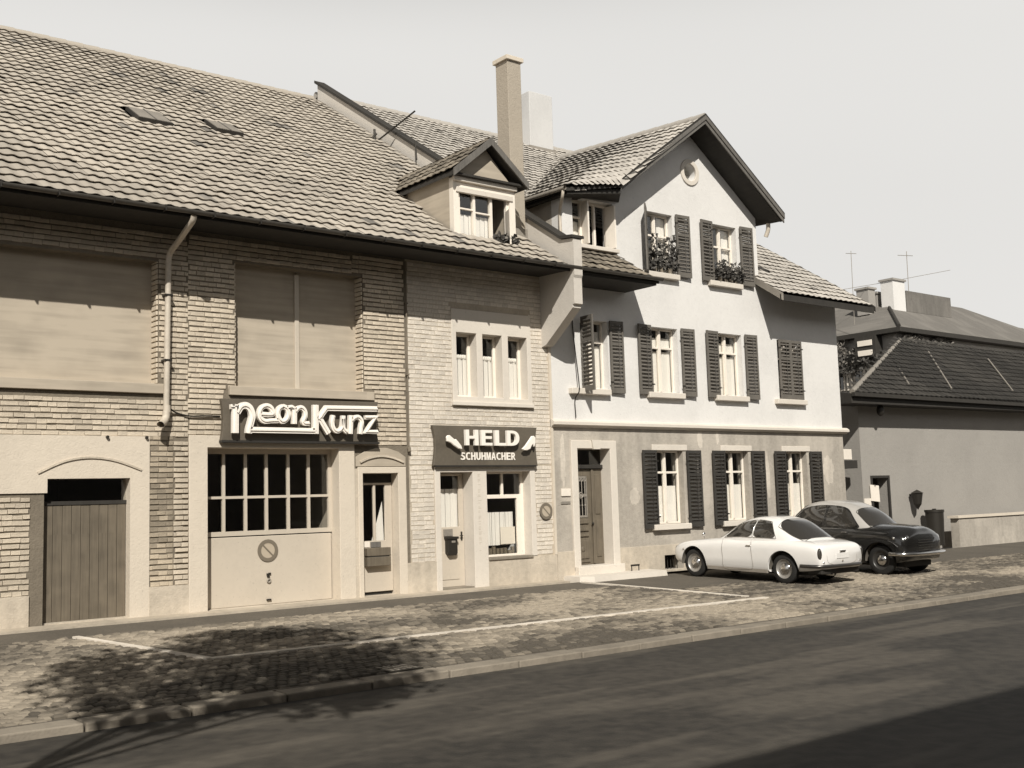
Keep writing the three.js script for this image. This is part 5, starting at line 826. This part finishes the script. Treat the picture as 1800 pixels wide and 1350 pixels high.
// ------------------------------------------------------------------ right-hand background
{
  const b = thing('grey_outbuilding', 'plain grey rendered building with a dark tiled roof at the far right', 'building', [36, 0, -3]);
  part('wall', slab([[31.25, -0.3], [48, -0.3], [48, 4.62], [31.25, 4.55]], -3.4, -3, [quad(31.75, -0.2, 32.7, 2.15)]), M.oldRender, b);
  part('side_wall', box(31.25, -0.3, -10, 31.5, 4.5, -3.4), M.oldRender, b);
  part('inner_wall', box(31.5, -0.3, -8.2, 37, 4.4, -8.0), M.roomWall, b); part('ceiling', box(31.5, 3.0, -8.0, 37, 3.2, -3.41), M.roomWall, b); part('partition', box(35, -0.3, -8.0, 35.15, 3.0, -3.41), M.roomWall, b);
  part('door_frame', slab([[31.70, 0], [31.78, 0], [31.78, 2.13], [32.68, 2.13], [32.68, 0], [32.76, 0], [32.76, 2.21], [31.70, 2.21]], -3.02, -2.97), M.darkWood, b);
  part('return_wall', box(29.6, -0.3, -5.4, 31.25, 4.4, -5.2), M.oldRender, b);
  part('soffit', hull([[29.9, 4.45, -2.3], [48.4, 4.55, -2.3], [48.4, 4.55, -3.2], [29.9, 4.45, -3.2]], [[29.9, 4.75, -2.3], [48.4, 4.85, -2.3], [48.4, 5.0, -3.2], [29.9, 4.9, -3.2]]), M.darkWood, b);
  const r = part('roof', hull([[29.9, 4.62, -2.28], [52.4, 4.75, -2.28], [52.4, 7.45, -6.0], [38.8, 7.35, -6.0]], [[29.9, 4.72, -2.28], [52.4, 4.85, -2.28], [52.4, 7.55, -6.0], [38.8, 7.45, -6.0]]), M.darkWood, b);
  const c = new THREE.Vector3(0, 2.72, -3.72).normalize();
  tiles(r, (s, t) => [30.0 + s, 4.76 + s * 0.0057 + t * c.y, -2.24 + t * c.z], 22.2, 4.6, null, 'tile_field', (s, t) => s > t * 1.93, 40, 0.30, 0.335, darkTileTones);
  part('gutter', box(29.9, 4.66, -2.28, 48.4, 4.78, -2.16), M.darkWood, b);
  part('hip_cap', merge([bar([29.98, 4.80, -2.3], [38.8, 7.5, -6.0], 0.09, 8), bar([34.0, 5.25, -2.8], [36.2, 6.6, -4.8], 0.03), bar([36.5, 5.2, -2.7], [39.4, 7.0, -5.2], 0.03), bar([41.0, 5.3, -2.8], [43.3, 6.9, -4.9], 0.03)]), M.zinc, b);
  part('pipe_stub', new THREE.SphereGeometry(0.2, 12, 8).scale(0.6, 1, 0.6).translate(31.9, 4.3, -2.6), M.iron, b);
}
{
  const s = thing('shop_canopy', 'dark entrance canopy with a white fascia between the two houses', 'canopy', [29.6, 0, -3.6]);
  part('canopy_roof', hull([[28.6, 2.45, -4.6], [31.0, 2.45, -4.6], [30.9, 2.45, -2.9], [28.5, 2.45, -2.9]], [[28.6, 2.75, -4.6], [31.0, 2.75, -4.6], [30.9, 2.7, -2.9], [28.5, 2.7, -2.9]]), M.darkWood, s);
  part('fascia', rbox(28.3, 2.72, -3.0, 30.6, 3.05, -2.88, 0.01), M.whitePaint, s);
  part('wall', box(26.4, -0.3, -9.2, 31.2, 4.2, -9.0), M.oldRender, s); part('soffit', box(26.4, 2.46, -9.0, 31.0, 2.60, -4.6), M.roomWall, s);
  part('post', box(29.55, -0.3, -4.2, 29.75, 2.45, -4.05), M.darkWood, s);
}
{
  const g = thing('round_disc_sign', 'round white disc sign on the corner above the canopy', 'sign', [27.2, 3.05, -1.4]);  // painted disc sign on an arm, gives no light
  part('disc', new THREE.CylinderGeometry(0.33, 0.33, 0.10, 28).rotateX(Math.PI / 2).rotateY(-0.5).translate(27.6, 3.12, -1.9), M.whitePaint, g);
  part('arm', bar([26.0, 3.12, -1.9], [27.4, 3.12, -1.9], 0.03), M.iron, g);
}
{ const p = thing('wall_poster', 'white poster sheet hanging at the left edge of the dark doorway', 'poster', [31.7, 1.6, -2.9]); part('sheet', hull([[31.62, 1.40, -2.95], [32.02, 1.36, -2.90], [32.02, 1.36, -2.92], [31.62, 1.40, -2.97]], [[31.60, 1.92, -2.95], [32.00, 1.88, -2.90], [32.00, 1.88, -2.92], [31.60, 1.92, -2.97]]), M.whitePaint, p); part('nail', bar([31.80, 1.88, -3], [31.80, 1.88, -2.88], 0.012), M.iron, p); }
{ const p = thing('wall_poster', 'white poster with a dark round motif, lower left of the dark doorway', 'poster', [31.45, 1.1, -2.9]); part('sheet', box(31.27, 0.80, -2.995, 31.62, 1.48, -2.97), M.whitePaint, p); part('motif', new THREE.CylinderGeometry(0.10, 0.10, 0.008, 20).rotateX(Math.PI / 2).scale(1, 1.3, 1).translate(31.47, 1.05, -2.966), M.zinc, p); }
{ const p = thing('wall_poster', 'small pale notice under the canopy beside the post', 'poster', [30.6, 1.2, -5]); part('sheet', box(30.75, 0.95, -5.19, 31.15, 1.5, -5.16), M.whitePaint, p); part('header', box(30.6, 1.55, -5.19, 31.2, 1.68, -5.1), M.darkWood, p); }
{ const l = thing('wall_lantern', 'small dark lantern on the grey wall behind the saloon', 'lantern', [33.9, 1.4, -2.8]); part('glass_body', new THREE.CylinderGeometry(0.19, 0.13, 0.36, 8).translate(33.9, 1.42, -2.72), M.iron, l); part('tip', new THREE.ConeGeometry(0.13, 0.2, 8).rotateX(Math.PI).translate(33.9, 1.14, -2.72), M.iron, l); part('arm', bar([33.9, 1.55, -3], [33.9, 1.55, -2.72], 0.03), M.iron, l); part('cap', new THREE.ConeGeometry(0.22, 0.12, 8).translate(33.9, 1.66, -2.72), M.iron, l); }
{ const l = thing('rubbish_bin', 'dark upright bin against the grey wall behind the saloon', 'bin', [34.5, -0.15, -2.5]); part('body', new THREE.CylinderGeometry(0.30, 0.26, 1.1, 16).translate(34.5, 0.40, -2.5), M.iron, l); part('lid', new THREE.CylinderGeometry(0.32, 0.32, 0.08, 16).translate(34.5, 0.99, -2.5), M.iron, l); part('handle', bar([34.4, 1.05, -2.5], [34.6, 1.05, -2.5], 0.02), M.iron, l); }
{ const l = thing('low_wall', 'low pale garden wall at the right end of the grey building', 'wall', [36.5, -0.2, -2]); part('body', box(35.3, -0.3, -2.4, 48, 0.72, -2.1), M.greyRender, l); part('coping', box(35.2, 0.72, -2.45, 48, 0.80, -2.05), M.concrete, l); }
{ // far mansard house, its long side turned towards us
  const b = thing('mansard_house', 'distant house with a mansard roof, dormer and tall white chimney', 'house', [62, 0, -20]);
  mat('slate', W3(0.16, 0.6), 0.9, { map: tPatchy });
  part('wall', box(54.6, -0.3, -27, 74, 10.4, -16), M.oldRender, b);
  part('eaves', box(54.0, 10.3, -27.5, 75, 10.55, -15.4), M.darkWood, b);
  const ring = (x0, z0, x1, z1, y) => [[x0, y, z0], [x1, y, z0], [x1, y, z1], [x0, y, z1]];
  part('roof', hull(ring(54.1, -27.4, 75, -15.5, 10.56), ring(57.4, -25.5, 73, -18.1, 12.25)), M.slate, b);
  part('upper_roof', hull(ring(57.45, -25.4, 72.9, -18.2, 12.26), ring(60.0, -23.2, 70, -20.6, 13.75)), M.slate, b);
  part('hip_cap', bar([54.1, 10.62, -15.5], [57.4, 12.3, -18.1], 0.10, 8), M.darkWood, b);
  part('chimney_plinth', box(59.1, 12.2, -18.9, 64, 13.45, -18.0), M.slate, b);
  const dm = sub('dormer', b); part('front', box(53.9, 9.1, -18.2, 54.6, 10.3, -16.9), M.darkWood, dm); part('window', box(53.84, 9.75, -18.0, 53.9, 10.05, -17.1), M.whitePaint, dm); part('window', box(53.84, 9.2, -18.0, 53.9, 9.5, -17.1), M.whitePaint, dm);
  for (const [z, w] of [[-19.9, 0.9], [-18.8, 1.3]]) { const f = sub('window', b); part('frame', box(54.5, 7.45, z, 54.6, 8.55, z + w), M.whitePaint, f); part('pane', box(54.47, 7.55, z + 0.12, 54.5, 8.45, z + w * 0.45), M.darkGlass, f); }
  part('ledge', box(54.2, 7.05, -27, 54.6, 7.25, -16), M.darkWood, b);
  for (const [x, y0, y1, w, z, m] of [[57.75, 12.1, 13.95, 1.25, -18.0, M.whitewash], [56.75, 12.0, 13.5, 0.7, -19.0, M.oldRender], [57.9, 12.2, 13.35, 0.6, -19.2, M.oldRender]]) { const c = sub('chimney', b); part('stack', box(x, y0, z - 0.8, x + w, y1, z), m, c); part('cap', box(x - 0.08, y1, z - 0.88, x + w + 0.08, y1 + 0.12, z + 0.08), M.oldRender, c); }
}
{
  const w = thing('overhead_wire', 'faint overhead wire running past the distant chimneys', 'wire', [52, 13, -19]); part('wire', tube([[44, 12.2, -19], [50, 12.5, -19], [57, 13.75, -19], [66, 15.6, -19]], 0.014, 20, 5), M.zinc, w);
  const a = thing('television_aerial', 'thin television mast above the distant white chimney', 'aerial', [59.4, 13.4, -18], 'television masts on the far roof');
  part('mast', bar([59.4, 13.4, -18], [59.45, 15.85, -18], 0.022), M.zinc, a); part('cross_bar', bar([58.5, 15.5, -18], [60.1, 15.65, -18], 0.018), M.zinc, a);
  const c = thing('television_aerial', 'thin television mast left of the distant chimneys, over the eaves', 'aerial', [53.7, 11, -18], 'television masts on the far roof');
  part('mast', bar([53.7, 11, -18], [53.8, 15.2, -18], 0.018), M.zinc, c); part('cross_bar', bar([53.3, 15.0, -18], [54.3, 15.1, -18], 0.016), M.zinc, c);
}
{
  const t = thing('climbing_plants', 'pale leafy climbers below the eaves of the distant mansard roof', 'shrub', [54, 8, -18]);
  part('stem', merge(Array.from({ length: 14 }, (_, i) => bar([54.3, 6, -22 + i * 0.35], [54.2, R(9, 10.1), -22 + i * 0.35 + R(-0.3, 0.3)], 0.04))), M.bark, t).userData.kind = 'stuff';
  leafClump(t, 'leaves', [53.6, 8.8, -22.5, 54.5, 10.25, -18.3], 900, 0.13, M.paleLeaf, 71, (x, y, z) => fbm(z * 9, y * 4, 72, 3) > 0.44);
  leafClump(t, 'leaves', [54.6, 9.5, -15.95, 60, 10.25, -15.6], 700, 0.12, M.paleLeaf, 73, (x, y) => fbm(x * 9, y * 4, 74, 3) > 0.42);
  leafClump(t, 'dark_leaves', [53.5, 8.3, -22.5, 54.5, 9.4, -16.5], 350, 0.14, M.leaf, 75, (x, y, z) => fbm(z * 8, y * 4, 76, 3) > 0.42);
}
// ------------------------------------------------------------------ across the street, behind the viewer: what shades the foreground and stands in the windows' reflections
function tree(x, z, h, r, label, seed, lean) {
  const t = thing('street_tree', label, 'tree', [x, -0.275, z], null), q = mulberry(seed);
  part('trunk', new THREE.CylinderGeometry(0.12, 0.22, h * 0.62, 10).translate(x, -0.275 + h * 0.31, z), M.bark, t);
  part('branch', merge(Array.from({ length: 8 }, () => bar([x, h * 0.55, z], [x + lean * 0.8 + (q() - 0.5) * r, h * (0.8 + 0.25 * q()), z + (q() - 0.5) * r], 0.035))), M.bark, t).userData.kind = 'stuff';
  leafClump(t, 'crown', [x + lean - r, h - r * 0.8, z - r, x + lean + r, h + r * 0.8, z + r], 5200, 0.12, M.leaf, seed + 1, (a, b, c) => { const d = Math.hypot(a - 0.5, b - 0.5, c - 0.5) * 2; return d < 1 && fbm(a * 5 + seed, b * 5 + c * 3.1, seed, 3) > 0.40 + 0.22 * d * d; });
}
tree(-0.9, 13.9, 8.2, 2.6, 'leafy street tree across the street from the workshop, left of the viewpoint', 501, 1.6);
{
  const o = thing('unseen_opposite_house', 'long house across the street, out of view, set close and dark to cut sky light', 'house', [10, -0.33, 21]);  // unseen house, placed and toned to cut sky light on the facades
  part('wall', box(-30, -0.4, 21.5, 60, 8.4, 32), M.bargeWood, o);
  part('roof', prismX([[21.1, 8.4], [32.4, 8.4], [26.8, 12.2]], -30.5, 60.5), darkTileTones[3], o);
  for (let i = 0; i < 14; i++) for (const y of [1.2, 4.6]) { const w = sub('window', o); part('pane', box(-27 + i * 6, y, 21.485, -25.8 + i * 6, y + 1.7, 21.51), M.darkGlass, w); part('sill', box(-27.1 + i * 6, y - 0.12, 21.4, -25.7 + i * 6, y, 21.52), M.stone, w); }
}
renderer.render(scene, camera);
